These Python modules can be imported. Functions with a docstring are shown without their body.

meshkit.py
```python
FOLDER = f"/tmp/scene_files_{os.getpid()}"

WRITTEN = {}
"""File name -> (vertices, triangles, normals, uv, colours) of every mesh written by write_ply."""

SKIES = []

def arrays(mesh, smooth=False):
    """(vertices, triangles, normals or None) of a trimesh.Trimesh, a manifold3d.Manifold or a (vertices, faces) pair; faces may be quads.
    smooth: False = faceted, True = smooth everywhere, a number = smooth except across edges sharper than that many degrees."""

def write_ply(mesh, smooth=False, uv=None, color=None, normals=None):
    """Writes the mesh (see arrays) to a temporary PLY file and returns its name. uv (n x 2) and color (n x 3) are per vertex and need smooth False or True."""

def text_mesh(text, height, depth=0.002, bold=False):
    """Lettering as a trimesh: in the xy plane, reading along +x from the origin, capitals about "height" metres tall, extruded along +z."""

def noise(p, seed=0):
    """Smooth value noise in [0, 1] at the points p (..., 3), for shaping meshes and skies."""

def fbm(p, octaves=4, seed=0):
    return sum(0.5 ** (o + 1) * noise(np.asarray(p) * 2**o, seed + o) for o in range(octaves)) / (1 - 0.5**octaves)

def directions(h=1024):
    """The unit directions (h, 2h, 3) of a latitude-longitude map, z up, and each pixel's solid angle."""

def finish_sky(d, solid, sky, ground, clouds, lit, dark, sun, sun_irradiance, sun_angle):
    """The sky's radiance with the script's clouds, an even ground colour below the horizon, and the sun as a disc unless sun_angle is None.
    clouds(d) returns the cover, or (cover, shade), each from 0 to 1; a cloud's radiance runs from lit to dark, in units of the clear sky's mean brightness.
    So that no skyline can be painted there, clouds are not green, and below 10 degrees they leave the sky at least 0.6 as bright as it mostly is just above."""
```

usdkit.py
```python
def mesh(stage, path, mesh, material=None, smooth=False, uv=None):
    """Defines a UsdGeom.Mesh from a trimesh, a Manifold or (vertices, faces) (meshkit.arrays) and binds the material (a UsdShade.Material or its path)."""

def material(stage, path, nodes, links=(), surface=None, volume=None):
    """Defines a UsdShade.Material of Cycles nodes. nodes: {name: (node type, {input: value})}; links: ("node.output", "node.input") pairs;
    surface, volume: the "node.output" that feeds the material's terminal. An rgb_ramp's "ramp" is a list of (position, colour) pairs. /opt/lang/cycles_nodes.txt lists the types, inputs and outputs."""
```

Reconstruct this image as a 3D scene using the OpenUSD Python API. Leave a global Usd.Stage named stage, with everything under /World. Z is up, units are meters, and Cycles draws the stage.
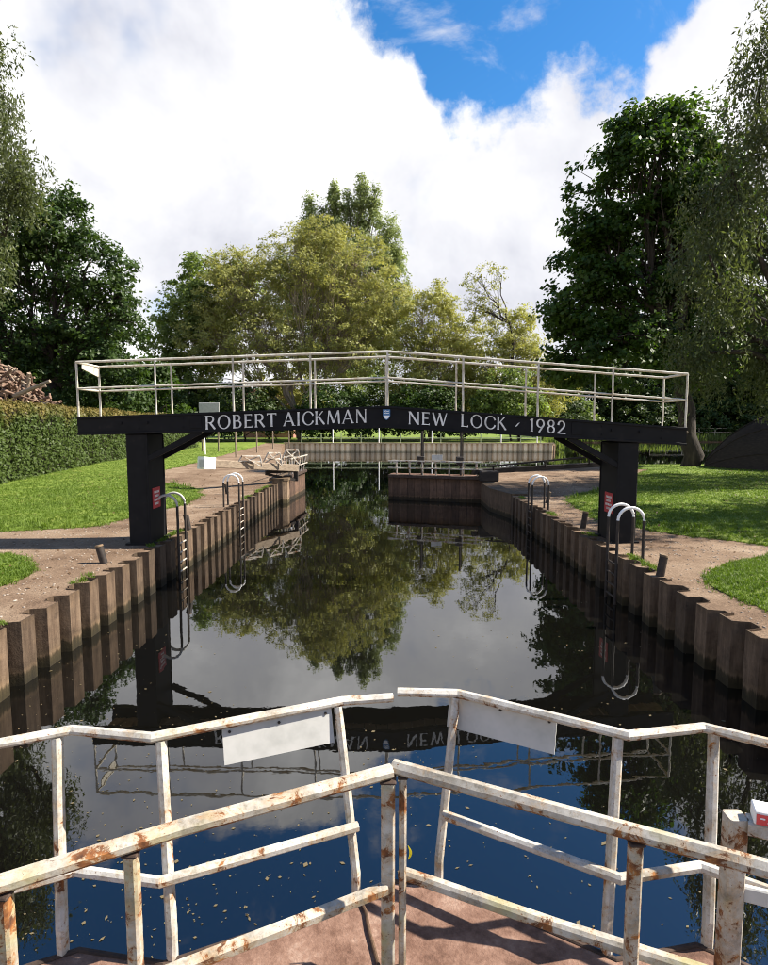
import math, random
import numpy as np, trimesh
import shapely.geometry as sg
from shapely.ops import unary_union
from shapely import affinity, contains_xy
from scipy.spatial import Delaunay
from pxr import Usd, UsdGeom, UsdLux, UsdShade, Gf, Sdf, Vt
import usdkit, meshkit

stage = Usd.Stage.CreateInMemory()
UsdGeom.SetStageUpAxis(stage, UsdGeom.Tokens.z)
UsdGeom.SetStageMetersPerUnit(stage, 1.0)
UsdGeom.Xform.Define(stage, '/World')
rng = np.random.default_rng(7)
random.seed(7)

# ------------------------------------------------------------------ camera, sky, sun
EYE = np.array([0.0, 0.0, 3.2])
FPX, CX, CY = 600.0, 384.0, 482.5
PITCH, YAW = math.atan(57.5 / 600), math.atan(5 / 600)
FW = np.array([-math.sin(YAW) * math.cos(PITCH), math.cos(YAW) * math.cos(PITCH), -math.sin(PITCH)])
RT = np.array([math.cos(YAW), math.sin(YAW), 0.0])
UP = np.cross(RT, FW)
cam = UsdGeom.Camera.Define(stage, '/World/camera')
cam.CreateHorizontalApertureAttr(36.0); cam.CreateVerticalApertureAttr(36.0 * 965 / 768)
cam.CreateFocalLengthAttr(36.0 * FPX / 768)
cam.CreateClippingRangeAttr(Gf.Vec2f(0.1, 3000))
cam.CreateExposureAttr(1.36)
UsdGeom.Xformable(cam).AddTransformOp().Set(Gf.Matrix4d(*RT, 0, *UP, 0, *(-FW), 0, *EYE, 1))

SUN = np.array([0.80, 0.10, 0.78]); SUN /= np.linalg.norm(SUN)
SUN_INT, SKY_STR, CLOUD = 1.25, 0.075, 3.75
def ray(px, py):
    return FW * FPX + RT * (px - CX) - UP * (py - CY)
def az_el(px, py):
    d = ray(px, py); d = d / np.linalg.norm(d)
    return math.atan2(d[0], d[1]), math.asin(d[2])

sun = UsdLux.DistantLight.Define(stage, '/World/sun')
sun.CreateIntensityAttr(SUN_INT); sun.CreateAngleAttr(0.6); sun.CreateNormalizeAttr(True)
sun.CreateColorAttr(Gf.Vec3f(1.0, 0.93, 0.82))
zc = SUN; xc = np.cross([0, 0, 1.0], zc); xc /= np.linalg.norm(xc); yc = np.cross(zc, xc)
UsdGeom.Xformable(sun).AddTransformOp().Set(Gf.Matrix4d(*xc, 0, *yc, 0, *zc, 0, 0, 0, 60, 1))

# upper limit of the great cloud bank as a function of azimuth
EDGE = [(-60, -120), (0, -45), (150, -60), (270, -40), (318, -2), (368, 34), (412, 78), (418, 118), (440, 146), (480, 144), (530, 124), (600, 95), (650, 52), (680, 0), (720, -60), (800, -120)]
pts = sorted((az_el(*p)) for p in EDGE)
stops = [(0.0, 0.28), (0.1, 0.34), (0.2, 0.26), (0.3, 0.36), (0.36, 0.36)] + [(a / (2 * math.pi) + 0.5, e / (math.pi / 2)) for a, e in pts] + [(0.68, 0.34), (0.78, 0.26), (0.9, 0.32), (1.0, 0.28)]
stops = [(p, (v, v, v)) for p, v in stops]
N = {"tc": ("texture_coordinate", {}), "sep": ("separate_xyz", {}),
     "at": ("math", {"math_type": "arctan2"}), "atn": ("math", {"math_type": "multiply_add", "value2": 1 / (2 * math.pi), "value3": 0.5}),
     "el": ("math", {"math_type": "arcsine"}), "eln": ("math", {"math_type": "multiply", "value2": 2 / math.pi}),
     "edge": ("rgb_ramp", {"ramp": stops}),
     "n1": ("noise_texture", {"scale": 5.0, "detail": 10.0, "roughness": 0.60, "distortion": 0.1}),
     "n1s": ("math", {"math_type": "multiply_add", "value2": 0.20, "value3": -0.10}),
     "d": ("math", {"math_type": "subtract"}), "d2": ("math", {"math_type": "add"}),
     "cov": ("map_range", {"range_type": "smoothstep", "from_min": -0.006, "from_max": 0.020, "clamp": True}),
     "n2": ("noise_texture", {"scale": 4.0, "detail": 8.0, "roughness": 0.6, "distortion": 0.5}),
     "wisp": ("map_range", {"range_type": "smoothstep", "from_min": 0.565, "from_max": 0.72, "to_max": 0.8, "clamp": True}),
     "hole": ("map_range", {"range_type": "smoothstep", "from_min": 0.60, "from_max": 0.74, "to_max": 0.55, "clamp": True}),
     "n4": ("noise_texture", {"scale": 3.1, "detail": 5.0, "roughness": 0.55}),
     "off": ("vector_math", {"math_type": "add", "vector2": (3.1, 7.7, 1.3)}),
     "off2": ("vector_math", {"math_type": "add", "vector2": (-5.1, 2.7, 4.4)}),
     "inv": ("math", {"math_type": "subtract", "value1": 1.0}), "covh": ("math", {"math_type": "multiply"}),
     "cmax": ("math", {"math_type": "maximum"}),
     "n3": ("noise_texture", {"scale": 3.8, "detail": 8.0, "roughness": 0.55, "distortion": 0.15}),
     "shade": ("rgb_ramp", {"ramp": [(0.0, (0.80 * CLOUD, 0.82 * CLOUD, 0.94 * CLOUD)), (0.36, (0.96 * CLOUD, 0.98 * CLOUD, 1.10 * CLOUD)), (0.46, (1.22 * CLOUD, 1.23 * CLOUD, 1.32 * CLOUD)), (0.57, (1.45 * CLOUD, 1.45 * CLOUD, 1.48 * CLOUD)), (0.72, (2.2 * CLOUD, 2.18 * CLOUD, 2.15 * CLOUD))]}),
     "sky": ("sky_texture", {"sky_type": "single_scattering", "sun_disc": False, "sun_elevation": math.asin(SUN[2]), "sun_rotation": math.atan2(SUN[0], SUN[1]), "air_density": 1.0, "aerosol_density": 0.4, "ozone_density": 2.0}),
     "hsv": ("hsv", {"saturation": 1.38, "value": 1.05}),
     "mix": ("mix", {}), "bg": ("background_shader", {"strength": SKY_STR})}
L = [("tc.generated", "sep.vector"), ("sep.x", "at.value1"), ("sep.y", "at.value2"), ("at.value", "atn.value1"), ("atn.value", "edge.fac"),
     ("sep.z", "el.value1"), ("el.value", "eln.value1"), ("tc.generated", "n1.vector"), ("n1.fac", "n1s.value1"),
     ("edge.color", "d.value1"), ("eln.value", "d.value2"), ("d.value", "d2.value1"), ("n1s.value", "d2.value2"), ("d2.value", "cov.value"),
     ("tc.generated", "off.vector1"), ("off.vector", "n2.vector"), ("n2.fac", "wisp.value"),
     ("tc.generated", "off2.vector1"), ("off2.vector", "n4.vector"), ("n4.fac", "hole.value"), ("hole.result", "inv.value2"), ("cov.result", "covh.value1"), ("inv.value", "covh.value2"),
     ("covh.value", "cmax.value1"), ("wisp.result", "cmax.value2"), ("off.vector", "n3.vector"), ("n3.fac", "shade.fac"),
     ("sky.color", "hsv.color"), ("cmax.value", "mix.fac"), ("hsv.color", "mix.color1"), ("shade.color", "mix.color2"), ("mix.color", "bg.color")]
skymat = usdkit.material(stage, '/World/Looks/sky', N, L, surface="bg.background")
dome = UsdLux.DomeLight.Define(stage, '/World/sky')
UsdShade.MaterialBindingAPI.Apply(dome.GetPrim()).Bind(skymat)
dome.GetPrim().SetCustomDataByKey('kind', 'structure')

# ------------------------------------------------------------------ helpers
def at_z(px, py, z):
    d = ray(px, py); return EYE + d * ((z - EYE[2]) / d[2])
def at_y(px, py, y):
    d = ray(px, py); return EYE + d * (y / d[1])

NAMES, ORIG = {}, {}
def numbered(path):
    n = NAMES.get(path, 0); NAMES[path] = n + 1
    return path if n == 0 else f"{path}_{n:03d}"
def setdata(p, **k):
    for a, b in k.items():
        if b: p.SetCustomDataByKey(a, b)
def thing(name, label, cat, loc=(0, 0, 0), group=None, kind=None):
    path = numbered('/World/' + name)
    x = UsdGeom.Xform.Define(stage, path); x.AddTranslateOp().Set(Gf.Vec3d(*map(float, loc)))
    ORIG[path] = np.array(loc, float)
    setdata(x.GetPrim(), label=label, category=cat, group=group, kind=kind)
    return path
def cat(ms):
    """joins (v, f) pairs / trimeshes"""
    vs, fs, n = [], [], 0
    for m in ms:
        if isinstance(m, tuple): v, f = m
        else: v, f = m.vertices, m.faces
        v = np.asarray(v, float); f = np.asarray(f, int)
        if f.shape[1] == 4: f = np.vstack([f[:, [0, 1, 2]], f[:, [0, 2, 3]]])
        vs.append(v); fs.append(f + n); n += len(v)
    return np.vstack(vs), np.vstack(fs)
def obj(name, mesh, mat, parent=None, smooth=False, label=None, kind=None, category=None, group=None):
    """world-space mesh -> one Mesh prim under parent (or /World)"""
    if isinstance(mesh, list): mesh = cat(mesh)
    v, f = mesh if isinstance(mesh, tuple) else (mesh.vertices, mesh.faces)
    v = np.asarray(v, float)
    path = numbered((parent or '/World') + '/' + name)
    o = ORIG.get(parent, np.zeros(3)); ORIG[path] = o
    usdkit.mesh(stage, path, (v - o, np.asarray(f)), mat, smooth=smooth)
    setdata(stage.GetPrimAtPath(path), label=label, kind=kind, category=category, group=group)
    return path

def box(c, s, R=None, ch=0.0):
    """box centred at c, size s; R 3x3 columns = axes; chamfered when ch"""
    s = np.asarray(s, float)
    if ch > 0:
        h = s / 2; P = []
        for sx in (-1, 1):
            for sy in (-1, 1):
                for sz in (-1, 1):
                    for k in range(3):
                        q = h - ch; q[k] = h[k]; P.append(q * (sx, sy, sz))
        m = trimesh.convex.convex_hull(np.array(P))
    else:
        m = trimesh.creation.box(s)
    v = np.array(m.vertices)
    if R is not None: v = v @ np.asarray(R).T
    return v + np.asarray(c, float), np.array(m.faces)
def frame(d, up=(0, 0, 1)):
    d = np.asarray(d, float); d = d / np.linalg.norm(d)
    if abs(np.dot(d, up)) > 0.97: up = (0, 1, 0) if abs(d[1]) < 0.9 else (1, 0, 0)
    s = np.cross(d, up); s /= np.linalg.norm(s)
    return d, s, np.cross(s, d)
def section(w, h, ch):
    a, b = w / 2, h / 2
    return np.array([(-a + ch, -b), (a - ch, -b), (a, -b + ch), (a, b - ch), (a - ch, b), (-a + ch, b), (-a, b - ch), (-a, -b + ch)])
def ngon(r, n): 
    t = np.arange(n) * 2 * np.pi / n; return np.stack([np.cos(t), np.sin(t)], 1) * r
def sweep(P, sec, up=(0, 0, 1), radii=None):
    P = np.asarray(P, float); n = len(sec); V = []
    T = np.diff(P, axis=0); T /= np.linalg.norm(T, axis=1, keepdims=True)
    for i in range(len(P)):
        a, b = T[max(i - 1, 0)], T[min(i, len(T) - 1)]
        t = a + b; t /= np.linalg.norm(t)
        _, s, u = frame(t, up)
        k = 1 / max(0.4, np.dot(t, a))
        r = 1 if radii is None else radii[i]
        ku = k if abs(a[2] - b[2]) > 0.02 and np.hypot(*(a - b)[:2]) < abs(a[2] - b[2]) else 1
        ks = k if ku == 1 else 1
        V.append(P[i] + r * (ks * sec[:, :1] * s + ku * sec[:, 1:] * u))
    V = np.vstack(V); F = []
    for i in range(len(P) - 1):
        for j in range(n):
            a, b = i * n + j, i * n + (j + 1) % n
            F += [(a, b, b + n), (a, b + n, a + n)]
    m = (len(P) - 1) * n
    for j in range(1, n - 1):
        F += [(0, j + 1, j), (m, m + j, m + j + 1)]
    return V, np.array(F)
def bar(p, q, w, h, ch=0.006, up=(0, 0, 1)): return sweep([p, q], section(w, h, ch), up)
def rod(p, q, r, n=8, r2=None): return sweep([p, q], ngon(1, n), radii=[r, r if r2 is None else r2])
def tube(P, r, n=8): return sweep(P, ngon(1, n), radii=np.broadcast_to(r, (len(P),)))
def prism(poly, z0, z1):
    m = trimesh.creation.extrude_polygon(poly, z1 - z0, engine="earcut"); m.apply_translation([0, 0, z0]); return m
def sheet(poly, spacing, zf, edge=None):
    """triangulated sheet over a polygon with interior points"""
    x0, y0, x1, y1 = poly.bounds
    gx, gy = np.meshgrid(np.arange(x0, x1, spacing), np.arange(y0, y1, spacing))
    g = np.stack([gx.ravel(), gy.ravel()], 1); g = g + rng.uniform(-.25, .25, g.shape) * spacing
    g = g[contains_xy(poly.buffer(-spacing * 0.4), g[:, 0], g[:, 1])]
    e = edge or spacing * 0.6
    b = np.array([poly.exterior.interpolate(t).coords[0] for t in np.arange(0, poly.exterior.length, e)])
    p = np.vstack([b, g]); tri = Delaunay(p).simplices
    c = p[tri].mean(1); tri = tri[contains_xy(poly, c[:, 0], c[:, 1])]
    a = p[tri]; sgn = np.cross(a[:, 1] - a[:, 0], a[:, 2] - a[:, 0]); tri[sgn < 0] = tri[sgn < 0][:, ::-1]
    return np.column_stack([p, zf(p)]), tri

def unit(v): return v / (np.linalg.norm(v, axis=-1, keepdims=True) + 1e-9)
def quads(c, a, s):
    n = len(c); V = np.stack([c - a, c + s, c + a, c - s], 1).reshape(-1, 3)
    k = np.arange(n)[:, None] * 4
    return V, np.vstack([k + [0, 1, 2], k + [0, 2, 3]])

# ------------------------------------------------------------------ materials
def M(name, nodes, links, surface="p.BSDF"):
    return usdkit.material(stage, '/World/Looks/' + name, nodes, links, surface=surface)
def noisy(name, stops, scale=6, detail=6, rough=0.85, bump=0.3, bscale=30, bdist=0.02, stretch=(1, 1, 1), spec=0.3, rgh=0.6, coord="g.position"):
    return M(name, {"g": ("geometry", {}), "tc": ("texture_coordinate", {}), "mp": ("mapping", {"scale": stretch}), "n": ("noise_texture", {"scale": scale, "detail": detail, "roughness": rgh}),
                    "r": ("rgb_ramp", {"ramp": stops}), "b": ("noise_texture", {"scale": bscale, "detail": 6, "roughness": 0.65}), "bm": ("bump", {"strength": bump, "distance": bdist}),
                    "p": ("principled_bsdf", {"roughness": rough, "specular_ior_level": spec})},
             [(coord, "mp.vector"), ("mp.vector", "n.vector"), ("n.fac", "r.fac"), ("r.color", "p.base_color"), ("mp.vector", "b.vector"), ("b.fac", "bm.height"), ("bm.normal", "p.normal")])
def painted(name, paint, rust_at=0.60, grime=0.5, moss=0.0):
    """old paint: dirt film, rust patches (more on undersides), chips and pits"""
    dirt = tuple(c * (1 - grime) * k for c, k in zip(paint, (1, .88, .70)))
    return M(name, {"g": ("geometry", {}), "n1": ("noise_texture", {"scale": 8.0, "detail": 9, "roughness": 0.75, "distortion": 0.5}),
                    "sn": ("separate_xyz", {}), "un": ("map_range", {"from_min": 0.35, "from_max": -0.6, "to_min": 0.0, "to_max": 0.075, "clamp": True}), "n1u": ("math", {"math_type": "add"}),
                    "m1": ("map_range", {"from_min": rust_at, "from_max": rust_at + 0.035, "clamp": True}),
                    "n2": ("noise_texture", {"scale": 60.0, "detail": 4, "roughness": 0.7}), "m2": ("map_range", {"from_min": 0.63, "from_max": 0.67, "to_max": 0.85, "clamp": True}),
                    "mx": ("math", {"math_type": "maximum"}),
                    "n3": ("noise_texture", {"scale": 4.5, "detail": 8, "roughness": 0.72}), "st": ("rgb_ramp", {"ramp": [(0.34, dirt), (0.47, tuple(.6 * a + .4 * b for a, b in zip(paint, dirt))), (0.60, paint)]}),
                    "n6": ("noise_texture", {"scale": 30.0, "detail": 6, "roughness": 0.75}), "sp": ("rgb_ramp", {"ramp": [(0.33, (0.55, 0.50, 0.42)), (0.48, (1, 1, 1))]}), "ms": ("mix", {"mix_type": "multiply", "fac": 0.8}),
                    "halo": ("map_range", {"from_min": rust_at - 0.09, "from_max": rust_at + 0.02, "to_max": 0.6, "clamp": True}), "mh": ("mix", {"color2": (0.40, 0.26, 0.13)}),
                    "n4": ("noise_texture", {"scale": 26.0, "detail": 4}), "rs": ("rgb_ramp", {"ramp": [(0.3, (0.05, 0.022, 0.012)), (0.5, (0.17, 0.062, 0.020)), (0.7, (0.33, 0.14, 0.04))]}),
                    "n5": ("noise_texture", {"scale": 3.0, "detail": 4}), "m5": ("map_range", {"from_min": 0.58, "from_max": 0.70, "to_max": moss, "clamp": True}),
                    "mo": ("mix", {"color2": (0.28, 0.25, 0.06)}), "mix": ("mix", {}),
                    "rr": ("map_range", {"to_min": 0.5, "to_max": 0.9, "clamp": True}), "inv": ("math", {"math_type": "multiply_add", "value2": -0.6}),
                    "bm": ("bump", {"strength": 0.45, "distance": 0.004}), "p": ("principled_bsdf", {"specular_ior_level": 0.35})},
             [("g.position", "n1.vector"), ("g.true_normal", "sn.vector"), ("sn.z", "un.value"), ("n1.fac", "n1u.value1"), ("un.result", "n1u.value2"), ("n1u.value", "m1.value"), ("n1u.value", "halo.value"),
              ("g.position", "n2.vector"), ("n2.fac", "m2.value"), ("m1.result", "mx.value1"), ("m2.result", "mx.value2"),
              ("g.position", "n3.vector"), ("n3.fac", "st.fac"), ("g.position", "n4.vector"), ("n4.fac", "rs.fac"), ("g.position", "n6.vector"), ("n6.fac", "sp.fac"), ("st.color", "ms.color1"), ("sp.color", "ms.color2"),
              ("g.position", "n5.vector"), ("n5.fac", "m5.value"), ("m5.result", "mo.fac"), ("ms.color", "mo.color1"), ("halo.result", "mh.fac"), ("mo.color", "mh.color1"), ("mh.color", "mix.color1"),
              ("mx.value", "mix.fac"), ("rs.color", "mix.color2"), ("mix.color", "p.base_color"), ("mx.value", "rr.value"), ("rr.result", "p.roughness"),
              ("mx.value", "inv.value1"), ("n6.fac", "inv.value3"), ("inv.value", "bm.height"), ("bm.normal", "p.normal")])
def leafmat(name, stops, trans=0.35, tcol=None, clump=0.5, cscale=0.5):
    return M(name, {"g": ("geometry", {}), "n": ("noise_texture", {"scale": cscale, "detail": 2}), "mx": ("mix_float", {"fac": clump}), "r": ("rgb_ramp", {"ramp": stops}),
                    "t": ("translucent_bsdf", {}), "tm": ("mix", {"mix_type": "multiply", "fac": 1.0, "color2": tcol or (1.5, 1.6, 0.7)}),
                    "p": ("principled_bsdf", {"roughness": 0.5, "specular_ior_level": 0.25}), "m": ("mix_closure", {"fac": trans})},
             [("g.position", "n.vector"), ("g.random_per_island", "mx.a"), ("n.fac", "mx.b"), ("mx.result", "r.fac"), ("r.color", "p.base_color"), ("r.color", "tm.color1"), ("tm.color", "t.color"),
              ("p.BSDF", "m.closure1"), ("t.BSDF", "m.closure2")], surface="m.closure")
def plain(name, col, rough=0.5, spec=0.5, metal=0): return M(name, {"p": ("principled_bsdf", {"base_color": col, "roughness": rough, "specular_ior_level": spec, "metallic": metal})}, [])

m_water = M('water', {"g": ("geometry", {}), "n": ("noise_texture", {"scale": 0.9, "detail": 3, "roughness": 0.5}), "n2": ("noise_texture", {"scale": 5.0, "detail": 3}),
                      "a": ("math", {"math_type": "multiply_add", "value2": 0.12}), "bm": ("bump", {"strength": 0.05, "distance": 0.05}),
                      "p": ("principled_bsdf", {"base_color": (0.0028, 0.0026, 0.0020), "roughness": 0.006, "ior": 2.05})},
            [("g.position", "n.vector"), ("g.position", "n2.vector"), ("n2.fac", "a.value1"), ("n.fac", "a.value3"), ("a.value", "bm.height"), ("bm.normal", "p.normal")])
m_earth = M('earth', {"g": ("geometry", {}), "n": ("noise_texture", {"scale": 0.7, "detail": 9, "roughness": 0.65}),
                      "r": ("rgb_ramp", {"ramp": [(0.28, (0.085, 0.054, 0.035)), (0.45, (0.175, 0.120, 0.080)), (0.60, (0.245, 0.180, 0.125)), (0.75, (0.33, 0.26, 0.19))]}),
                      "n2": ("noise_texture", {"scale": 26, "detail": 6, "roughness": 0.75}), "r2": ("rgb_ramp", {"ramp": [(0.3, (0.55, 0.52, 0.5)), (0.62, (1.12, 1.1, 1.08))]}),
                      "mm": ("mix", {"mix_type": "multiply", "fac": 1.0}), "v": ("voronoi_texture", {"scale": 22.0}),
                      "h": ("math", {"math_type": "multiply_add", "value2": 0.25}), "bm": ("bump", {"strength": 0.7, "distance": 0.035}), "p": ("principled_bsdf", {"roughness": 0.95, "specular_ior_level": 0.15})},
            [("g.position", "n.vector"), ("n.fac", "r.fac"), ("g.position", "n2.vector"), ("n2.fac", "r2.fac"), ("r.color", "mm.color1"), ("r2.color", "mm.color2"), ("mm.color", "p.base_color"),
             ("g.position", "v.vector"), ("v.distance", "h.value1"), ("n2.fac", "h.value3"), ("h.value", "bm.height"), ("bm.normal", "p.normal")])
m_litter = leafmat('dead_leaf', [(0.1, (0.10, 0.055, 0.025)), (0.5, (0.22, 0.13, 0.055)), (0.9, (0.36, 0.26, 0.11))], trans=0.1, clump=0.0)
m_lawn = noisy('lawn', [(0.3, (0.075, 0.115, 0.014)), (0.5, (0.125, 0.180, 0.024)), (0.7, (0.19, 0.22, 0.042))], scale=1.3, detail=7, bump=0.8, bscale=40, bdist=0.04, rough=0.9, spec=0.2)
m_blade = leafmat('grass_blade', [(0.15, (0.080, 0.130, 0.014)), (0.5, (0.150, 0.215, 0.028)), (0.85, (0.24, 0.27, 0.058))], trans=0.3, clump=0.5, cscale=0.6)
def pilemat(name, a, b, c, tide=1.0, spots=0.5):
    """rusty steel: streaks, scale spots, per-piece tone, slimy band and pale tide mark by the water"""
    return M(name, {"g": ("geometry", {}), "mp": ("mapping", {"scale": (3.0, 3.0, 0.35)}), "n": ("noise_texture", {"scale": 4.0, "detail": 8, "roughness": 0.7}),
                      "r": ("rgb_ramp", {"ramp": [(0.3, a), (0.5, b), (0.7, c)]}),
                      "ns": ("noise_texture", {"scale": 5.5, "detail": 9, "roughness": 0.75}), "rs": ("map_range", {"from_min": 0.52, "from_max": 0.66, "to_max": spots, "clamp": True}), "ms": ("mix", {"color2": tuple(x * 0.32 for x in a)}),
                      "rl": ("map_range", {"from_min": 0.46, "from_max": 0.32, "to_max": spots * 0.8, "clamp": True}), "ml": ("mix", {"color2": (c[0] * 1.25, c[1] * 1.15, c[2] * 1.0)}),
                      "sz": ("separate_xyz", {}), "wn": ("math", {"math_type": "multiply_add", "value2": 0.26}),
                      "wet": ("rgb_ramp", {"ramp": [(0.0, (0.16, 0.17, 0.12)), (0.20, (0.22, 0.25, 0.14)), (0.27, (0.34, 0.36, 0.24)), (0.31, (1.12, 1.12, 1.02)), (0.36, (0.80, 0.80, 0.76)), (0.5, (1, 1, 1)), (0.82, (1, 1, 1)), (1.0, (0.72, 0.70, 0.62))]}),
                      "mm": ("mix", {"mix_type": "multiply", "fac": tide}), "n2": ("noise_texture", {"scale": 30, "detail": 7, "roughness": 0.7}), "bm": ("bump", {"strength": 0.55, "distance": 0.014}),
                      "oi": ("object_info", {}), "ov": ("map_range", {"to_min": 0.60, "to_max": 1.25}), "m3": ("mix", {"mix_type": "multiply", "fac": 1.0}),
                      "p": ("principled_bsdf", {"roughness": 0.8, "specular_ior_level": 0.3})},
            [("g.position", "mp.vector"), ("mp.vector", "n.vector"), ("n.fac", "r.fac"), ("g.position", "sz.vector"), ("n.fac", "wn.value1"), ("sz.z", "wn.value3"), ("wn.value", "wet.fac"),
             ("g.position", "ns.vector"), ("ns.fac", "rs.value"), ("rs.result", "ms.fac"), ("r.color", "ms.color1"), ("ns.fac", "rl.value"), ("rl.result", "ml.fac"), ("ms.color", "ml.color1"),
             ("ml.color", "mm.color1"), ("wet.color", "mm.color2"), ("oi.random", "ov.value"), ("mm.color", "m3.color1"), ("ov.result", "m3.color2"), ("m3.color", "p.base_color"), ("g.position", "n2.vector"), ("n2.fac", "bm.height"), ("bm.normal", "p.normal")])
m_pile = pilemat('sheet_pile', (0.046, 0.028, 0.017), (0.090, 0.059, 0.037), (0.145, 0.102, 0.068))
m_farpile = pilemat('pale_pile', (0.62, 0.47, 0.29), (0.76, 0.58, 0.37), (0.82, 0.66, 0.46), spots=0.12, tide=0.5)
m_conc = pilemat('pier_concrete', (0.11, 0.075, 0.048), (0.19, 0.13, 0.085), (0.27, 0.195, 0.13))
m_gateskin = pilemat('gate_timber', (0.060, 0.034, 0.022), (0.100, 0.058, 0.038), (0.15, 0.090, 0.060))
m_rail = painted('old_white_paint', (0.47, 0.435, 0.375), rust_at=0.565, grime=0.68, moss=0.55)
m_rail2 = painted('white_paint', (0.51, 0.485, 0.44), rust_at=0.595, grime=0.55, moss=0.15)
m_bridgerail = painted('cream_rail_paint', (0.58, 0.56, 0.49), rust_at=0.70, grime=0.4, moss=0.1)
m_plate = noisy('grey_plate', [(0.3, (0.36, 0.358, 0.335)), (0.5, (0.43, 0.425, 0.40)), (0.75, (0.48, 0.47, 0.445))], scale=7, rough=0.6, bump=0.08, bscale=60, bdist=0.003)
m_deck = noisy('gate_deck', [(0.30, (0.050, 0.026, 0.018)), (0.43, (0.125, 0.066, 0.044)), (0.56, (0.205, 0.120, 0.085)), (0.74, (0.36, 0.26, 0.20))], scale=5, detail=10, rgh=0.72, rough=0.9, bump=0.6, bscale=55, bdist=0.012)
m_lip = noisy('gate_lip', [(0.3, (0.022, 0.015, 0.012)), (0.6, (0.060, 0.038, 0.027)), (0.8, (0.12, 0.07, 0.045))], scale=12, rough=0.8, bump=0.4, bscale=60, bdist=0.006)
m_black = noisy('black_paint', [(0.3, (0.004, 0.004, 0.005)), (0.6, (0.007, 0.007, 0.008)), (0.85, (0.026, 0.020, 0.016))], scale=5, detail=8, rough=0.62, bump=0.12, bscale=30, bdist=0.006, spec=0.15)
m_letter = noisy('white_lettering', [(0.36, (0.40, 0.39, 0.37)), (0.5, (0.60, 0.59, 0.56)), (0.7, (0.70, 0.69, 0.66))], scale=9, rough=0.5, bump=0.05)
m_blue = noisy('crest_blue', [(0.3, (0.05, 0.14, 0.28)), (0.7, (0.08, 0.20, 0.38))], scale=20, rough=0.5, bump=0.05)
m_red = noisy('sign_red', [(0.3, (0.30, 0.025, 0.030)), (0.7, (0.42, 0.045, 0.05))], scale=14, rough=0.5, bump=0.05)
m_brightred = noisy('tag_red', [(0.3, (0.55, 0.05, 0.05)), (0.7, (0.70, 0.10, 0.09))], scale=14, rough=0.5, bump=0.05)
m_white = noisy('bright_white', [(0.3, (0.72, 0.71, 0.68)), (0.7, (0.83, 0.82, 0.80))], scale=6, rough=0.5, bump=0.06)
m_iron = noisy('dark_iron', [(0.3, (0.016, 0.013, 0.012)), (0.6, (0.035, 0.027, 0.022)), (0.8, (0.08, 0.045, 0.028))], scale=14, rough=0.6, bump=0.2, bscale=60, bdist=0.004)
m_wood = noisy('weathered_timber', [(0.3, (0.16, 0.12, 0.085)), (0.55, (0.27, 0.21, 0.15)), (0.8, (0.38, 0.31, 0.23))], scale=6, stretch=(1, 1, 4), rough=0.85, bump=0.4, bscale=18, bdist=0.01)
m_darkwood = noisy('dark_timber', [(0.3, (0.014, 0.011, 0.010)), (0.6, (0.030, 0.023, 0.019)), (0.8, (0.06, 0.045, 0.035))], scale=6, stretch=(1, 1, 3), rough=0.8, bump=0.4, bscale=18, bdist=0.01)
m_bark = noisy('bark', [(0.3, (0.020, 0.016, 0.012)), (0.55, (0.042, 0.033, 0.025)), (0.8, (0.085, 0.068, 0.05))], scale=5, stretch=(1, 1, 0.25), rough=0.9, bump=0.8, bscale=12, bdist=0.05)
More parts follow.
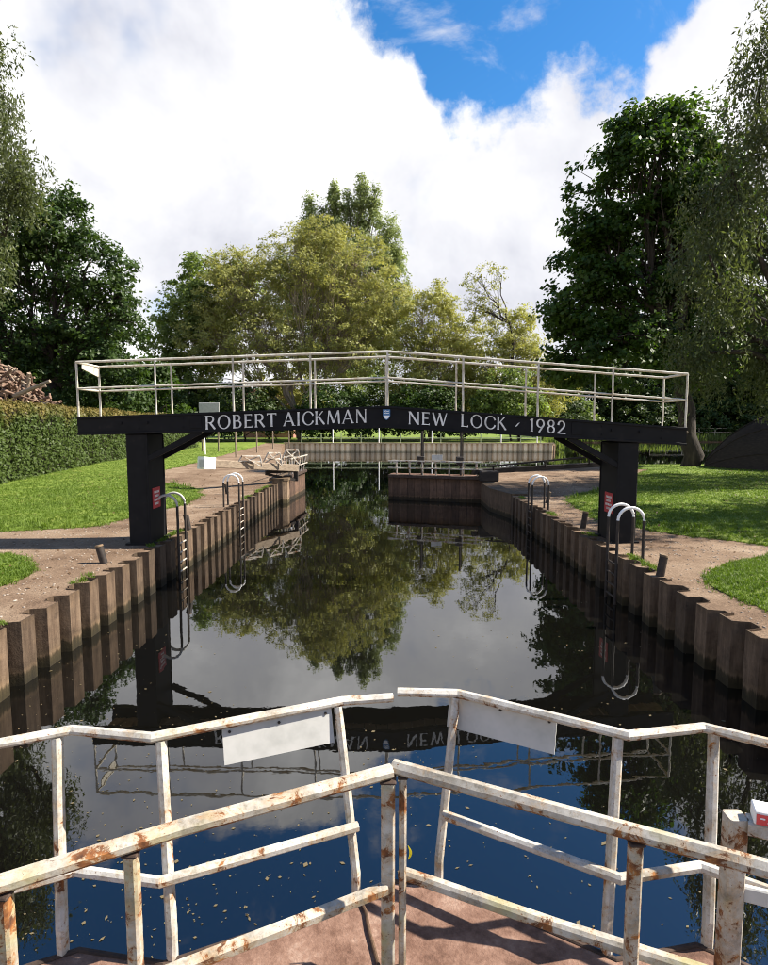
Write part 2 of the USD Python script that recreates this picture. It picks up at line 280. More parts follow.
m_palebark = noisy('pale_bark', [(0.3, (0.16, 0.13, 0.09)), (0.55, (0.26, 0.21, 0.15)), (0.8, (0.36, 0.30, 0.22))], scale=5, stretch=(1, 1, 0.3), rough=0.9, bump=0.6, bscale=12, bdist=0.04)
m_log = noisy('cut_wood', [(0.25, (0.075, 0.046, 0.032)), (0.5, (0.17, 0.105, 0.072)), (0.75, (0.33, 0.235, 0.175))], scale=2.5, rough=0.9, bump=0.5, bscale=20, bdist=0.02)
m_stone = noisy('pebbles', [(0.3, (0.17, 0.13, 0.10)), (0.6, (0.32, 0.27, 0.22)), (0.8, (0.48, 0.43, 0.37))], scale=9, rough=0.9, bump=0.2)
m_brick = M('house_brick', {"g": ("geometry", {}), "b": ("brick_texture", {"scale": 4.0, "color1": (0.30, 0.10, 0.065), "color2": (0.24, 0.085, 0.06), "mortar": (0.4, 0.35, 0.3)}), "sw": ("separate_xyz", {}), "cw": ("combine_xyz", {}), "p": ("principled_bsdf", {"roughness": 0.9})},
            [("g.position", "sw.vector"), ("sw.x", "cw.x"), ("sw.z", "cw.y"), ("cw.vector", "b.vector"), ("b.color", "p.base_color")])
m_roof = noisy('roof_tile', [(0.3, (0.14, 0.06, 0.04)), (0.7, (0.22, 0.10, 0.07))], scale=3, stretch=(1, 1, 6), bump=0.5, bscale=6)
m_glass = plain('window_glass', (0.02, 0.025, 0.03), 0.05, 0.6)
m_twine = noisy('cable_brown', [(0.3, (0.05, 0.028, 0.016)), (0.7, (0.12, 0.07, 0.04))], scale=30, rough=0.8, bump=0.2)
m_float = leafmat('floating_leaf', [(0.1, (0.14, 0.11, 0.06)), (0.5, (0.26, 0.22, 0.13)), (0.9, (0.42, 0.40, 0.32))], trans=0.1, clump=0.0)
m_yleaf = leafmat('yellow_leaf', [(0.2, (0.42, 0.34, 0.03)), (0.8, (0.52, 0.42, 0.05))], trans=0.3, clump=0.0)
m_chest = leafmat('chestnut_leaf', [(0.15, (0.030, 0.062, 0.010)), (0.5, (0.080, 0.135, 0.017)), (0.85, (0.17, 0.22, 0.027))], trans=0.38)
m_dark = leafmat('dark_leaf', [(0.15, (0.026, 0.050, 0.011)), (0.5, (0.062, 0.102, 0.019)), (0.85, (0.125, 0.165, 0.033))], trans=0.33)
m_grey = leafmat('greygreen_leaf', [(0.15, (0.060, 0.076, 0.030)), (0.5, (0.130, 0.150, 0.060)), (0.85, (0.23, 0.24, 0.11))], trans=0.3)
m_olive = leafmat('olive_willow_leaf', [(0.15, (0.24, 0.25, 0.075)), (0.5, (0.43, 0.425, 0.15)), (0.85, (0.56, 0.53, 0.23))], trans=0.45, tcol=(1.25, 1.2, 0.75), cscale=0.22)
m_yellow = leafmat('yellow_willow_leaf', [(0.15, (0.26, 0.27, 0.07)), (0.5, (0.44, 0.435, 0.13)), (0.85, (0.56, 0.52, 0.19))], trans=0.45, tcol=(1.25, 1.2, 0.75), cscale=0.22)
m_green = leafmat('fresh_green_leaf', [(0.15, (0.11, 0.15, 0.042)), (0.5, (0.215, 0.265, 0.085)), (0.85, (0.33, 0.36, 0.13))], trans=0.42, cscale=0.25)
m_poplar = leafmat('poplar_leaf', [(0.15, (0.17, 0.21, 0.075)), (0.5, (0.32, 0.37, 0.145)), (0.85, (0.45, 0.48, 0.22))], trans=0.45, tcol=(1.2, 1.2, 0.8), cscale=0.3)
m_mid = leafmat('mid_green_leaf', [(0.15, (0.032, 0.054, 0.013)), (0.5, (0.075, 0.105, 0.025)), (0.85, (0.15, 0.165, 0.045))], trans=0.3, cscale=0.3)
m_hedge = M('hedge_leaf', {"g": ("geometry", {}), "s": ("separate_xyz", {}), "n": ("noise_texture", {"scale": 0.6, "detail": 3}), "a": ("math", {"math_type": "multiply_add", "value2": 2.4}),
                           "k": ("map_range", {"from_min": 4.5, "from_max": 5.5, "clamp": True}), "r": ("rgb_ramp", {"ramp": [(0.1, (0.055, 0.085, 0.015)), (0.5, (0.14, 0.175, 0.032)), (0.9, (0.28, 0.28, 0.065))]}),
                           "o": ("rgb_ramp", {"ramp": [(0.1, (0.17, 0.13, 0.035)), (0.6, (0.32, 0.16, 0.055)), (0.9, (0.40, 0.24, 0.09))]}), "m": ("mix", {}), "kr": ("math", {"math_type": "multiply"}),
                           "p": ("principled_bsdf", {"roughness": 0.55, "specular_ior_level": 0.25}), "t": ("translucent_bsdf", {}), "mc": ("mix_closure", {"fac": 0.3})},
            [("g.position", "s.vector"), ("g.position", "n.vector"), ("n.fac", "a.value1"), ("s.z", "a.value3"), ("a.value", "k.value"), ("g.random_per_island", "r.fac"), ("g.random_per_island", "o.fac"),
             ("k.result", "m.fac"), ("r.color", "m.color1"), ("o.color", "m.color2"), ("m.color", "p.base_color"), ("m.color", "t.color"), ("p.BSDF", "mc.closure1"), ("t.BSDF", "mc.closure2")], surface="mc.closure")

# ------------------------------------------------------------------ setting: water, ground, lawns
ZB = 0.80                      # bank level
XL, XR = -4.5, 4.15            # faces of the two pile walls
PITCHP, TH = 0.56, 0.02
PROF = [(0.00, -0.20), (0.15, -0.20), (0.20, 0.0), (0.48, 0.0), (0.53, -0.20), (0.56, -0.20)]
def wallprof(y0, n, side, x, back=0.0):
    """plan points along a corrugated wall; side -1 = left wall (land at lower x)"""
    out = []
    for i in range(n):
        for s, t in PROF[:-1]:
            out.append((x - side * -1 * 0 + (t - back if side < 0 else -(t - back)), y0 + i * PITCHP + s))
    out.append((x + ((PROF[-1][1] - back) if side < 0 else -(PROF[-1][1] - back)), y0 + n * PITCHP))
    return out
NL, YL0 = 41, 1.30
NR, YR0 = 34, 1.30
YL1, YR1 = YL0 + NL * PITCHP, YR0 + NR * PITCHP   # 24.05, 20.15
lp = wallprof(YL0, NL, -1, XL, back=TH + 0.004)
rp = wallprof(YR0, NR, 1, XR, back=TH + 0.004)
FAR_Y = 71.0
left_coast = lp + [(-4.75, YL1 + 0.02), (-4.75, 28.6), (-4.9, 30.0), (-8.5, 48), (-12.6, 70.0), (-12.2, FAR_Y + 0.25), (19.6, FAR_Y + 0.25), (21.0, 76), (27, 108), (60, 113), (300, 130)]
right_coast = [(300, 70), (45, 44), (24, 37.5), (9, 36.0), (5.2, 31), (4.35, 26.4), (4.35, 22.0), (4.75, YR1 + 0.02)] + rp[::-1]
waterpoly = sg.Polygon([(XL - 0.3, -9.0)] + [(XL - 0.3, 1.0)] + left_coast + right_coast + [(XR + 0.3, 1.0), (XR + 0.3, -9.0)])
land = sg.box(-420, -250, 420, 600).difference(waterpoly.buffer(0))
obj('ground', cat([prism(g, -1.5, ZB) for g in (land.geoms if hasattr(land, 'geoms') else [land])]), m_earth, kind='structure', label='brown trodden earth banks along the lock', category='ground')
wm = sheet(sg.box(-40, -12, 310, 135), 12.0, lambda p: np.zeros(len(p)))
obj('water', (np.array([(-40, -12, 0), (310, -12, 0), (310, 140, 0), (-40, 140, 0)], float), np.array([(0, 1, 2), (0, 2, 3)])), m_water, kind='structure', label='still dark water of the lock chamber and river', category='water')

def pz(*pp): return [tuple(at_z(x, y, ZB)[:2]) for x, y in pp]
def softpoly(pp, r=0.35):
    p = sg.Polygon(pp).buffer(0).buffer(r).buffer(-2 * r).buffer(r)
    p = max(p.geoms, key=lambda g: g.area) if hasattr(p, 'geoms') else p
    c = np.array([p.exterior.interpolate(t).coords[0] for t in np.arange(0, p.exterior.length, 0.35)])
    n = meshkit.fbm(np.column_stack([c * 0.9, np.zeros(len(c))]), 3, 5) - 0.5
    d = np.roll(c, -1, 0) - np.roll(c, 1, 0); d /= np.linalg.norm(d, axis=1, keepdims=True) + 1e-9
    return sg.Polygon(c + np.stack([d[:, 1], -d[:, 0]], 1) * n[:, None] * 0.55).buffer(0)
lawns = [
    ('lawn', 'bright mown lawn between the long hedge and the left lock path', softpoly([(-60, 12.0)] + pz((0, 532), (60, 529.5), (100, 528), (126, 518), (150, 511), (180, 506), (197, 499), (199, 493), (187, 487), (160, 483), (150, 477), (165, 470), (195, 463), (228, 454), (257, 446), (270, 442)) + [(-30, 95), (-60, 95)])),
    ('lawn', 'small grass patch nearest the camera beside the left wall', softpoly([(-14, 9.2)] + pz((0, 554), (22, 559), (41, 569), (32, 578), (0, 589)) + [(-14, 8.0)])),
    ('lawn', 'shaded lawn under the chestnut tree beside the right bridge column', softpoly(pz((1000, 552), (768, 546), (690, 537), (640, 528), (600, 521), (577, 509), (567, 501), (580, 494), (612, 487), (637, 476), (650, 470)) + [(11.5, 35.6), (24, 36.9), (44, 43.4), (60, 40), (60, 12)])),
    ('lawn', 'grass patch at right frame edge in front of the dirt path', softpoly(pz((712, 577), (740, 563), (768, 556), (900, 548), (1000, 560), (1000, 640), (820, 640), (768, 614), (738, 600), (718, 589)))),
]
far_lawn = softpoly([(-60, 96), (-30, 90), (-14, 78), (-12.0, 71.9), (19.3, 71.9), (21, 77), (26.5, 108.6), (60, 113.8), (299, 131), (400, 140), (400, 560), (-300, 560), (-300, 97)], 0.3)
tuft_places = []
def lawn_z(poly):
    from shapely import points, distance, boundary
    def f(p):
        d = distance(points(p), boundary(poly))
        return ZB + 0.012 + np.minimum(d, 0.8) / 0.8 * 0.09 + 0.10 * (meshkit.fbm(np.column_stack([p * 0.35, np.zeros(len(p))]), 3, 2) - 0.45) * np.minimum(d, 2) / 2
    return f
for nm, lb, poly in lawns:
    zf = lawn_z(poly); big = poly.area > 200
    obj(nm, sheet(poly, 0.9 if big else 0.3, zf, edge=0.35), m_lawn, kind='structure', smooth=True, label=lb, category='lawn')
    # tufts: density falls with distance
    x0, y0, x1, y1 = poly.bounds
    x0, x1, y1 = max(x0, -26), min(x1, 34), min(y1, 62)
    n = int(520 * (x1 - x0) * (y1 - y0))
    c = rng.uniform((x0, y0), (x1, y1), (min(n, 900000), 2))
    dd = np.hypot(c[:, 0], c[:, 1])
    inview = np.abs(c[:, 0] / c[:, 1]) < 0.75
    keep = (rng.random(len(c)) < np.clip((11.0 / dd) ** 2.0, 0, 1)) & inview
    c = c[keep]; c = c[contains_xy(poly.buffer(0.05), c[:, 0], c[:, 1])]
    tuft_places.append(np.column_stack([c, zf(c) - 0.01]))
    # ragged fringe
    e = np.array([poly.exterior.interpolate(t).coords[0] for t in np.arange(0, poly.exterior.length, 0.035)]) + 0
    e = e + rng.normal(0, 0.085, e.shape); e = e[(np.hypot(e[:, 0], e[:, 1]) < 40) & (np.abs(e[:, 0] / e[:, 1]) < 0.75)]
    tuft_places.append(np.column_stack([e, np.full(len(e), ZB - 0.005)]))
zf = lawn_z(far_lawn)
obj('lawn', sheet(far_lawn, 9.0, zf, edge=2.0), m_lawn, kind='structure', smooth=True, label='grass strip along the top of the far pale piling', category='lawn')

def instancer(name, places, protos, mat, smin, smax, kind, label, category):
    path = numbered('/World/' + name)
    pi = UsdGeom.PointInstancer.Define(stage, path)
    rel = pi.CreatePrototypesRel()
    for k, m in enumerate(protos):
        p = f"{path}/{name}_variant" + ("" if k == 0 else f"_{k:03d}")
        usdkit.mesh(stage, p, m, mat); rel.AddTarget(p)
    n = len(places)
    pi.CreateProtoIndicesAttr(Vt.IntArray.FromNumpy(rng.integers(0, len(protos), n).astype(np.int32)))
    pi.CreatePositionsAttr(Vt.Vec3fArray.FromNumpy(places.astype(np.float32)))
    a = rng.uniform(0, np.pi, n)
    q = np.zeros((n, 4), np.float16); q[:, 2] = np.sin(a); q[:, 3] = np.cos(a)
    pi.CreateOrientationsAttr(Vt.QuathArray.FromNumpy(q))
    s = rng.uniform(smin, smax, n).astype(np.float32)
    pi.CreateScalesAttr(Vt.Vec3fArray.FromNumpy(np.repeat(s[:, None], 3, 1)))
    setdata(pi.GetPrim(), kind=kind, label=label, category=category)
def tuft(k):
    r = np.random.default_rng(100 + k); V, F = [], []
    for i in range(9):
        a = r.uniform(0, 6.28); b = np.array([r.normal(0, .025), r.normal(0, .025), 0]); d = np.array([math.cos(a), math.sin(a), 0])
        h, w, l = r.uniform(.035, .075), .0045, r.uniform(.01, .05); s = np.array([-d[1], d[0], 0]) * w
        n = len(V); V += [b - s, b + s, b + d * l * .4 + s * .8 + (0, 0, h * .65), b + d * l * .4 - s * .8 + (0, 0, h * .65), b + d * l + (0, 0, h)]
        F += [(n, n + 1, n + 2), (n, n + 2, n + 3), (n + 3, n + 2, n + 4)]
    return np.array(V), np.array(F)
for x_, y0_, y1_ in ((XL - .27, 6, 24), (XR + .27, 6, 20)):
    c = np.column_stack([rng.normal(x_, .05, 1500), rng.uniform(y0_, y1_, 1500)])
    c = c[meshkit.noise(np.column_stack([c * 1.3, np.zeros(len(c))]), 9) > .70]
    tuft_places.append(np.column_stack([c, np.full(len(c), ZB - .005)]))
tp = np.vstack(tuft_places)
instancer('grass', tp, [tuft(k) for k in range(5)], m_blade, 0.5, 1.1, 'stuff', 'short grass blades of the mown lawns', 'grass')
# loose stones on the paths
def stone(k):
    r = np.random.default_rng(k); m = trimesh.creation.icosphere(1); v = np.array(m.vertices); v *= (1 + 0.35 * (r.random((len(v), 1)) - .5)) * [1, .8, .5]
    return v * 0.02, np.array(m.faces)
ps = []
for x0, x1, y0, y1, n in ((-13, -4.8, 6, 24, 5000), (4.45, 11, 6, 24, 4500)):
    c = rng.uniform((x0, y0), (x1, y1), (n, 2)); c = c[rng.random(n) < np.clip(9 / c[:, 1], 0, 1)]
    ok = np.ones(len(c), bool)
    for _, _, poly in lawns: ok &= ~contains_xy(poly, c[:, 0], c[:, 1])
    ps.append(c[ok])
ps = np.vstack(ps)
instancer('gravel', np.column_stack([ps, np.full(len(ps), ZB + 0.004)]), [stone(k) for k in range(4)], m_stone, 0.25, 1.1, 'stuff', 'loose stones scattered on the trodden earth paths', 'gravel')

c = np.vstack([rng.uniform((-16, 7), (-4.8, 30), (2600, 2)), rng.uniform((4.5, 7), (19, 33), (5200, 2))])
c = c[meshkit.noise(np.column_stack([c * .45, np.zeros(len(c))]), 31) + rng.normal(0, .18, len(c)) > .58]
a = rng.uniform(0, 6.28, len(c)); Ls = rng.uniform(.014, .045, (len(c), 1)); onl = np.zeros(len(c))
for _, _, poly in lawns: onl = np.where(contains_xy(poly, c[:, 0], c[:, 1]), .13, onl)
LP = np.column_stack([c, ZB + .012 + onl]); A_ = np.column_stack([np.cos(a), np.sin(a), rng.normal(0, .3, len(a))]) * Ls; S_ = np.column_stack([-np.sin(a), np.cos(a), rng.normal(0, .3, len(a))]) * Ls * .6
obj('leaf_litter', quads(LP, A_, S_), m_litter, kind='stuff', label='dead leaves scattered over the banks and lawns', category='leaves')
# taller weeds and worn spots break the lawn up
c = np.vstack([rng.uniform((-16, 9), (-5, 26), (2600, 2)), rng.uniform((5, 9), (20, 30), (2600, 2))])
k = meshkit.noise(np.column_stack([c * .6, np.zeros(len(c))]), 17) > .60
c = c[k]; inl = np.zeros(len(c), bool)
for _, _, poly in lawns: inl |= contains_xy(poly.buffer(.12), c[:, 0], c[:, 1])
c = c[inl]
instancer('weeds', np.column_stack([c, np.full(len(c), ZB + .02)]), [tuft(k) for k in range(20, 24)], m_blade, 1.5, 3.2, 'stuff', 'longer weedy tufts in the mown lawns', 'weeds')

# ------------------------------------------------------------------ sheet pile walls
def pile_mesh(y0, side, x, top, zb=-1.3):
    sgn = 1 if side < 0 else -1
    f = [(x + sgn * t, y0 + s) for s, t in PROF]; b = [(x + sgn * (t - TH), y0 + s) for s, t in PROF]
    poly = sg.Polygon(f + b[::-1]); return prism(poly, zb, top)
def pile_wall(label, n, y0, side, x):
    w = thing('sheet_pile_wall', label, 'wall', (x, y0, 0))
    for i in range(n):
        obj('pile', pile_mesh(y0 + i * PITCHP + 0.002, side, x, ZB + 0.02 + rng.uniform(-.02, .03)), m_pile, w)
pile_wall('sunlit rusty brown sheet pile wall along the left side of the lock', NL, YL0, -1, XL)
pile_wall('shaded dark brown sheet pile wall along the right side of the lock', NR, YR0, 1, XR)
fw = thing('sheet_pile_wall', 'low cream sheet pile wall across the far side of the river', 'wall', (-12.4, FAR_Y, 0))
i = 0
while -12.4 + i * 0.6 < 19.4:
    x0 = -12.4 + i * 0.6
    f = [(0, .17), (.06, .17), (.13, 0), (.46, 0), (.53, .17), (.6, .17)]
    poly = sg.Polygon([(x0 + a, FAR_Y + b) for a, b in f] + [(x0 + a, FAR_Y + b + .05) for a, b in f[::-1]])
    obj('pile', prism(poly, -1.2, 1.0), m_farpile, fw); i += 1
obj('capping', box((3.5, FAR_Y + .12, 1.05), (32, .3, .1), ch=.01), m_farpile, fw)
lpier = thing('pier_wall', 'plain brown end pier of the left lock wall by the open gate', 'wall', (-4.4, 26, 0))
obj('pier_body', prism(sg.Polygon([(-4.74, YL1 + .03), (-4.34, YL1 + .03), (-4.16, 24.4), (-4.16, 24.9), (-4.5, 24.95), (-4.5, 28.6), (-4.74, 28.6)]), -1.4, .93), m_conc, lpier)
obj('coping', prism(sg.Polygon([(-4.9, YL1 + .04), (-4.30, YL1 + .04), (-4.12, 24.4), (-4.12, 24.94), (-4.46, 24.98), (-4.46, 28.65), (-4.9, 28.65)]), .933, 1.03), m_conc, lpier)
rpier = thing('pier_wall', 'dark angled end pier of the right lock wall beside the closed gate', 'wall', (4.1, 23, 0))
obj('pier_body', prism(sg.Polygon([(4.72, YR1 + .03), (4.16, YR1 + .03), (3.75, 22.2), (3.75, 24.4), (3.95, 24.5), (3.95, 26.3), (4.36, 26.3), (4.36, 22.0)]), -1.4, .86), m_pile, rpier)

# ------------------------------------------------------------------ trees
def leaf_puffs(cen, out, rad, n_per, size, aspect, r, flat=0.6, updown=0.5):
    n = len(cen) * n_per
    C = np.repeat(cen, n_per, 0); O = np.repeat(out, n_per, 0); R = np.repeat(rad, n_per)[:, None]
    p = r.normal(0, 1, (n, 3)); p = unit(p) * r.random((n, 1)) ** 0.45
    p[:, 2] *= flat
    P = C + p * R
    nrm = unit(np.array([0, 0, 1.0]) * updown + O * 0.5 + p * 0.5 + r.normal(0, 0.5, (n, 3)))
    a = unit(np.cross(nrm, r.normal(0, 1, (n, 3)))); s = np.cross(nrm, a)
    L = size * r.uniform(0.6, 1.3, (n, 1))
    return quads(P, a * L * 0.5, s * L * 0.5 * aspect)
def strands(start, r, lmin, lmax, size, aspect, step, sway=0.25):
    Ps, As = [], []
    n = len(start); Ln = r.uniform(lmin, lmax, n); dirs = unit(np.column_stack([r.normal(0, sway, (n, 2)), -np.ones(n)]))
    m = int(lmax / step)
    for k in range(m):
        ok = Ln > k * step
        P = start[ok] + dirs[ok] * (k * step) + r.normal(0, size * .35, (ok.sum(), 3))
        Ps.append(P); As.append(unit(dirs[ok] * 0.8 + r.normal(0, .55, (ok.sum(), 3))))
    P, A = np.vstack(Ps), np.vstack(As)
    S = unit(np.cross(A, r.normal(0, 1, A.shape))); L = size * r.uniform(.6, 1.3, (len(P), 1))
    return quads(P, A * L * .5, S * L * .5 * aspect)
def limb(p, q, r0, r1, bend, r, n=6, sides=7):
    t = np.linspace(0, 1, n)[:, None]; mid = (np.array(p) + q) / 2 + bend
    P = (1 - t) ** 2 * p + 2 * t * (1 - t) * mid + t ** 2 * np.array(q)
    P[1:-1] += r.normal(0, 0.03, (n - 2, 3)) * np.linalg.norm(np.array(q) - p)
    return P, tube(P, np.linspace(r0, r1, n), sides)
def tree(name, label, px, py, Y, lobes, mat, bark=m_bark, dens=1.0, leaf=0.32, aspect=0.6, puff=0.8, n_per=26, trunk_r=0.35, style='puff', seed=0, fork=0.3, group=None, shell=0.4, strand=(0.6, 1.8), twigs=0.35, category='tree', step=None, tops=None, flat=0.6):
    """lobes: (px, py, rx_px, rz_px, depth offset m)"""
    r = np.random.default_rng(1000 + seed)
    base = at_y(px, py, Y); base[2] = ZB - 0.05
    t = thing(name, label, category, base, group)
    LB = []
    for (x, y, rx, rz, dy) in lobes:
        c = at_y(x, y, Y + dy); k = (Y + dy) / FPX
        LB.append((c, np.array([rx * k, max(rx, 0.6 * rz) * k * 0.9, rz * k])))
    cenall = np.mean([c for c, _ in LB], 0)
    topz = max(c[2] for c, _ in LB)
    tk = base.copy(); 
    parts = []
    forkp = base + (np.array([cenall[0], cenall[1], 0]) - [base[0], base[1], 0]) * 0.35 + [0, 0, 0]
    forkp[2] = base[2] + fork * (topz - base[2])
    P, m = limb(base + [0, 0, -0.2], forkp, trunk_r * 1.25, trunk_r * 0.8, r.normal(0, .15, 3) * [1, 1, 0], r, 8, 10)
    parts.append(m)
    CC, OO = [], []
    for (c, R) in LB:
        vol = R.prod() ** (2 / 3)
        n = max(4, int(dens * 5.5 * vol / puff ** 2))
        d = unit(r.normal(0, 1, (n, 3)))
        rr = r.random((n, 1)) ** shell * 0.95
        p = c + d * rr * R
        nz = meshkit.noise(p / (2.2 * puff), seed + 3)
        k = nz > 0.33; p, d = p[k], d[k]
        k = p[:, 2] > ZB + 0.2; p, d = p[k], d[k]
        CC.append(p); OO.append(unit(d / R * R.mean()))
        tip = c + np.array([0, 0, 0.35 * R[2]])
        Pl, m = limb(forkp + r.normal(0, .1, 3), tip, trunk_r * 0.55, trunk_r * 0.10, np.array([(c - forkp)[0] * .25, (c - forkp)[1] * .25, -.05 * R[2]]), r, 8, 7)
        obj('limb', m, bark, t, smooth=True)
        tw = []
        for q in p[r.random(len(p)) < twigs]:
            s = Pl[r.integers(2, len(Pl))]
            _, m2 = limb(s, q, trunk_r * 0.13, trunk_r * 0.03, np.array([0, 0, .12 * np.linalg.norm(q - s)]), r, 5, 4)
            tw.append(m2)
        if tw: obj('twigs', tw, bark, t, kind='stuff')
    obj('trunk', parts, bark, t, smooth=True)
    cen, out = np.vstack(CC), np.vstack(OO)
    rad = puff * r.uniform(.55, 1.25, len(cen))
    if style == 'puff':
        m = leaf_puffs(cen, out, rad, n_per, leaf, aspect, r, flat=flat)
    else:
        st = np.repeat(cen, n_per, 0) + r.normal(0, puff * .5, (len(cen) * n_per, 3))
        m = strands(st, r, strand[0], strand[1], leaf, aspect, step or leaf * 0.8)
    obj('crown', m, mat, t, kind='stuff')
    return t
TREES = True
if TREES:
    tree('horse_chestnut', 'tall dark broad crowned tree behind the right end of the footbridge', 688, 467, 34,
         [(655, 165, 60, 56, 0), (606, 208, 48, 52, 1), (705, 190, 52, 70, 0), (585, 290, 42, 55, 0), (650, 270, 75, 70, 1), (712, 290, 48, 70, 1), (573, 345, 32, 38, -1), (625, 345, 52, 48, 0), (690, 350, 55, 40, 1), (645, 128, 40, 22, 0), (690, 128, 40, 28, 0), (562, 315, 22, 24, 0), (568, 372, 26, 24, 0), (738, 235, 32, 45, 1), (742, 310, 34, 50, 1), (600, 255, 34, 40, 0)],
         m_chest, dens=1.55, leaf=0.29, aspect=0.66, puff=0.72, n_per=42, trunk_r=0.42, seed=1, fork=0.38, twigs=0.25)
    tree('weeping_tree', 'thin leaved grey green tree hanging into the right frame edge', 860, 500, 22,
         [(760, 110, 40, 80, 0), (800, 60, 60, 60, 0), (730, 190, 42, 60, 0), (770, 250, 50, 60, 1), (708, 275, 40, 52, -1), (740, 345, 55, 42, 0), (700, 355, 36, 30, 0), (800, 330, 60, 90, 1), (840, 180, 70, 90, 2)],
         m_grey, dens=0.95, leaf=0.18, aspect=0.32, puff=0.7, n_per=14, trunk_r=0.34, style='strand', seed=2, fork=0.3, strand=(0.4, 1.5), step=0.075, twigs=0.2)
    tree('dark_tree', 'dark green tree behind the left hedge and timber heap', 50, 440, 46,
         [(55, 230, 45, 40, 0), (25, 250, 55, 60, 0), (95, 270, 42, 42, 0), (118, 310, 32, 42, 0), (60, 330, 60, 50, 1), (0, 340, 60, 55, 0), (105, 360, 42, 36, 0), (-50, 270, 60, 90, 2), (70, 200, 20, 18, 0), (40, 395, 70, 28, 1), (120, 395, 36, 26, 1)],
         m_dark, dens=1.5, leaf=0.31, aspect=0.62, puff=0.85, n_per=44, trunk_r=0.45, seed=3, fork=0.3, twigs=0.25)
    tree('pale_willow', 'pale grey green willow at the upper left frame edge', -90, 480, 21,
         [(-32, 60, 36, 70, 0), (-14, 130, 34, 50, 0), (4, 190, 34, 45, 0), (-20, 240, 38, 46, 0), (-66, 140, 60, 110, 1), (20, 170, 20, 28, 0), (-50, 30, 40, 50, 0)],
         m_grey, dens=1.4, leaf=0.17, aspect=0.34, puff=0.65, n_per=16, trunk_r=0.32, style='strand', seed=4, fork=0.4, strand=(0.3, 1.1), step=0.08, twigs=0.15)
    # trees beyond the far bank
    FARL = dict(leaf=0.44, aspect=0.38, puff=1.05, n_per=40, bark=m_palebark)
    tree('willow_tree', 'broad olive willow with the palest sprawling limbs behind the bridge', 300, 436, 88,
         [(245, 290, 52, 42, 0), (300, 262, 50, 36, -1), (350, 280, 50, 50, 0), (270, 340, 60, 45, 0), (340, 340, 55, 50, 1), (215, 340, 42, 45, 1), (385, 310, 34, 45, 1), (230, 270, 30, 20, 0), (320, 240, 34, 24, 0)],
         m_olive, dens=1.35, trunk_r=0.40, seed=5, fork=0.12, twigs=0.5, **FARL)
    tree('green_tree', 'rounded fresh green tree left of the olive willow', 185, 436, 92,
         [(190, 300, 30, 36, 0), (205, 275, 30, 24, 0), (170, 340, 30, 40, 0), (215, 330, 35, 50, 1), (185, 385, 42, 40, 0), (240, 290, 26, 30, 2)],
         m_green, dens=1.5, leaf=0.5, aspect=0.62, puff=1.15, n_per=42, trunk_r=0.35, seed=6, fork=0.2, twigs=0.3)
    tree('poplar_tree', 'tall green poplar with several upright tops behind the willows', 350, 436, 120,
         [(335, 222, 15, 32, 0), (361, 218, 13, 32, 1), (309, 238, 14, 30, 0), (386, 248, 15, 38, 0), (345, 272, 48, 42, 0), (300, 290, 40, 50, 0), (390, 300, 24, 50, 0), (334, 196, 7, 20, 0), (347, 204, 6, 18, 0), (361, 194, 6, 20, 0), (375, 208, 7, 22, 0), (398, 262, 9, 28, 0), (310, 212, 7, 20, 0), (322, 226, 7, 20, 0), (350, 350, 50, 60, 0)],
         m_poplar, dens=1.5, leaf=0.5, aspect=0.5, puff=1.05, n_per=36, trunk_r=0.5, seed=7, fork=0.2, twigs=0.3, flat=1.1)
    tree('willow_tree', 'shorter yellow green willow right of the tall poplar', 430, 436, 90,
         [(425, 320, 36, 34, 0), (455, 345, 40, 40, 0), (405, 350, 32, 45, 0), (440, 300, 22, 20, 0), (470, 375, 40, 40, 1), (420, 385, 40, 40, 0)],
         m_yellow, dens=1.35, trunk_r=0.35, seed=8, fork=0.15, twigs=0.4, **FARL)
    tree('sparse_tree', 'slim sparse tree with a leaning trunk against the cloud', 520, 436, 86,
         [(482, 285, 20, 24, 0), (490, 318, 20, 22, 0), (474, 308, 14, 18, 0), (497, 275, 10, 14, 0)],
         m_olive, dens=0.8, leaf=0.36, aspect=0.45, puff=0.9, n_per=22, trunk_r=0.24, seed=9, fork=0.72, twigs=0.9, bark=m_bark)
    tree('willow_tree', 'bright yellow willow just left of the dark chestnut', 520, 436, 88,
         [(510, 345, 30, 36, 0), (535, 370, 32, 45, 0), (490, 375, 34, 40, 0), (520, 320, 18, 16, 0), (550, 390, 30, 40, 1)],
         m_yellow, dens=1.3, trunk_r=0.3, seed=10, fork=0.15, twigs=0.4, **FARL)
    tree('bank_tree', 'broad shade tree on the right bank just outside the frame', 1138, 560, 16.5, [(1138, 90, 150, 150, 0), (1060, 170, 110, 120, -1), (1220, 180, 130, 130, 1), (1140, 260, 150, 90, 0)], m_dark, dens=0.9, leaf=0.30, aspect=0.6, puff=0.9, n_per=26, trunk_r=0.35, seed=61, fork=0.35, twigs=0.15)
    tree('bank_tree', 'second shade tree further along the right bank outside the frame', 1010, 510, 27, [(990, 130, 110, 110, 0), (1060, 220, 110, 120, 1), (960, 250, 90, 90, 0)], m_dark, dens=0.9, leaf=0.32, aspect=0.6, puff=0.95, n_per=26, trunk_r=0.35, seed=62, fork=0.35, twigs=0.15)
    # understorey bushes along the far bank
    bl = ['dark rounded bush at the left end of the far bank', 'mid green bush under the green tree', 'dark bush left of the willow limbs', 'dusky bush under the olive willow', 'dark bush under the poplar', 'low dark bush behind the bridge crest', 'dull green bush under the yellow green willow', 'dark bush left of the sparse tree', 'bright low bush beside the river corner', 'dark bush where the far bank turns']
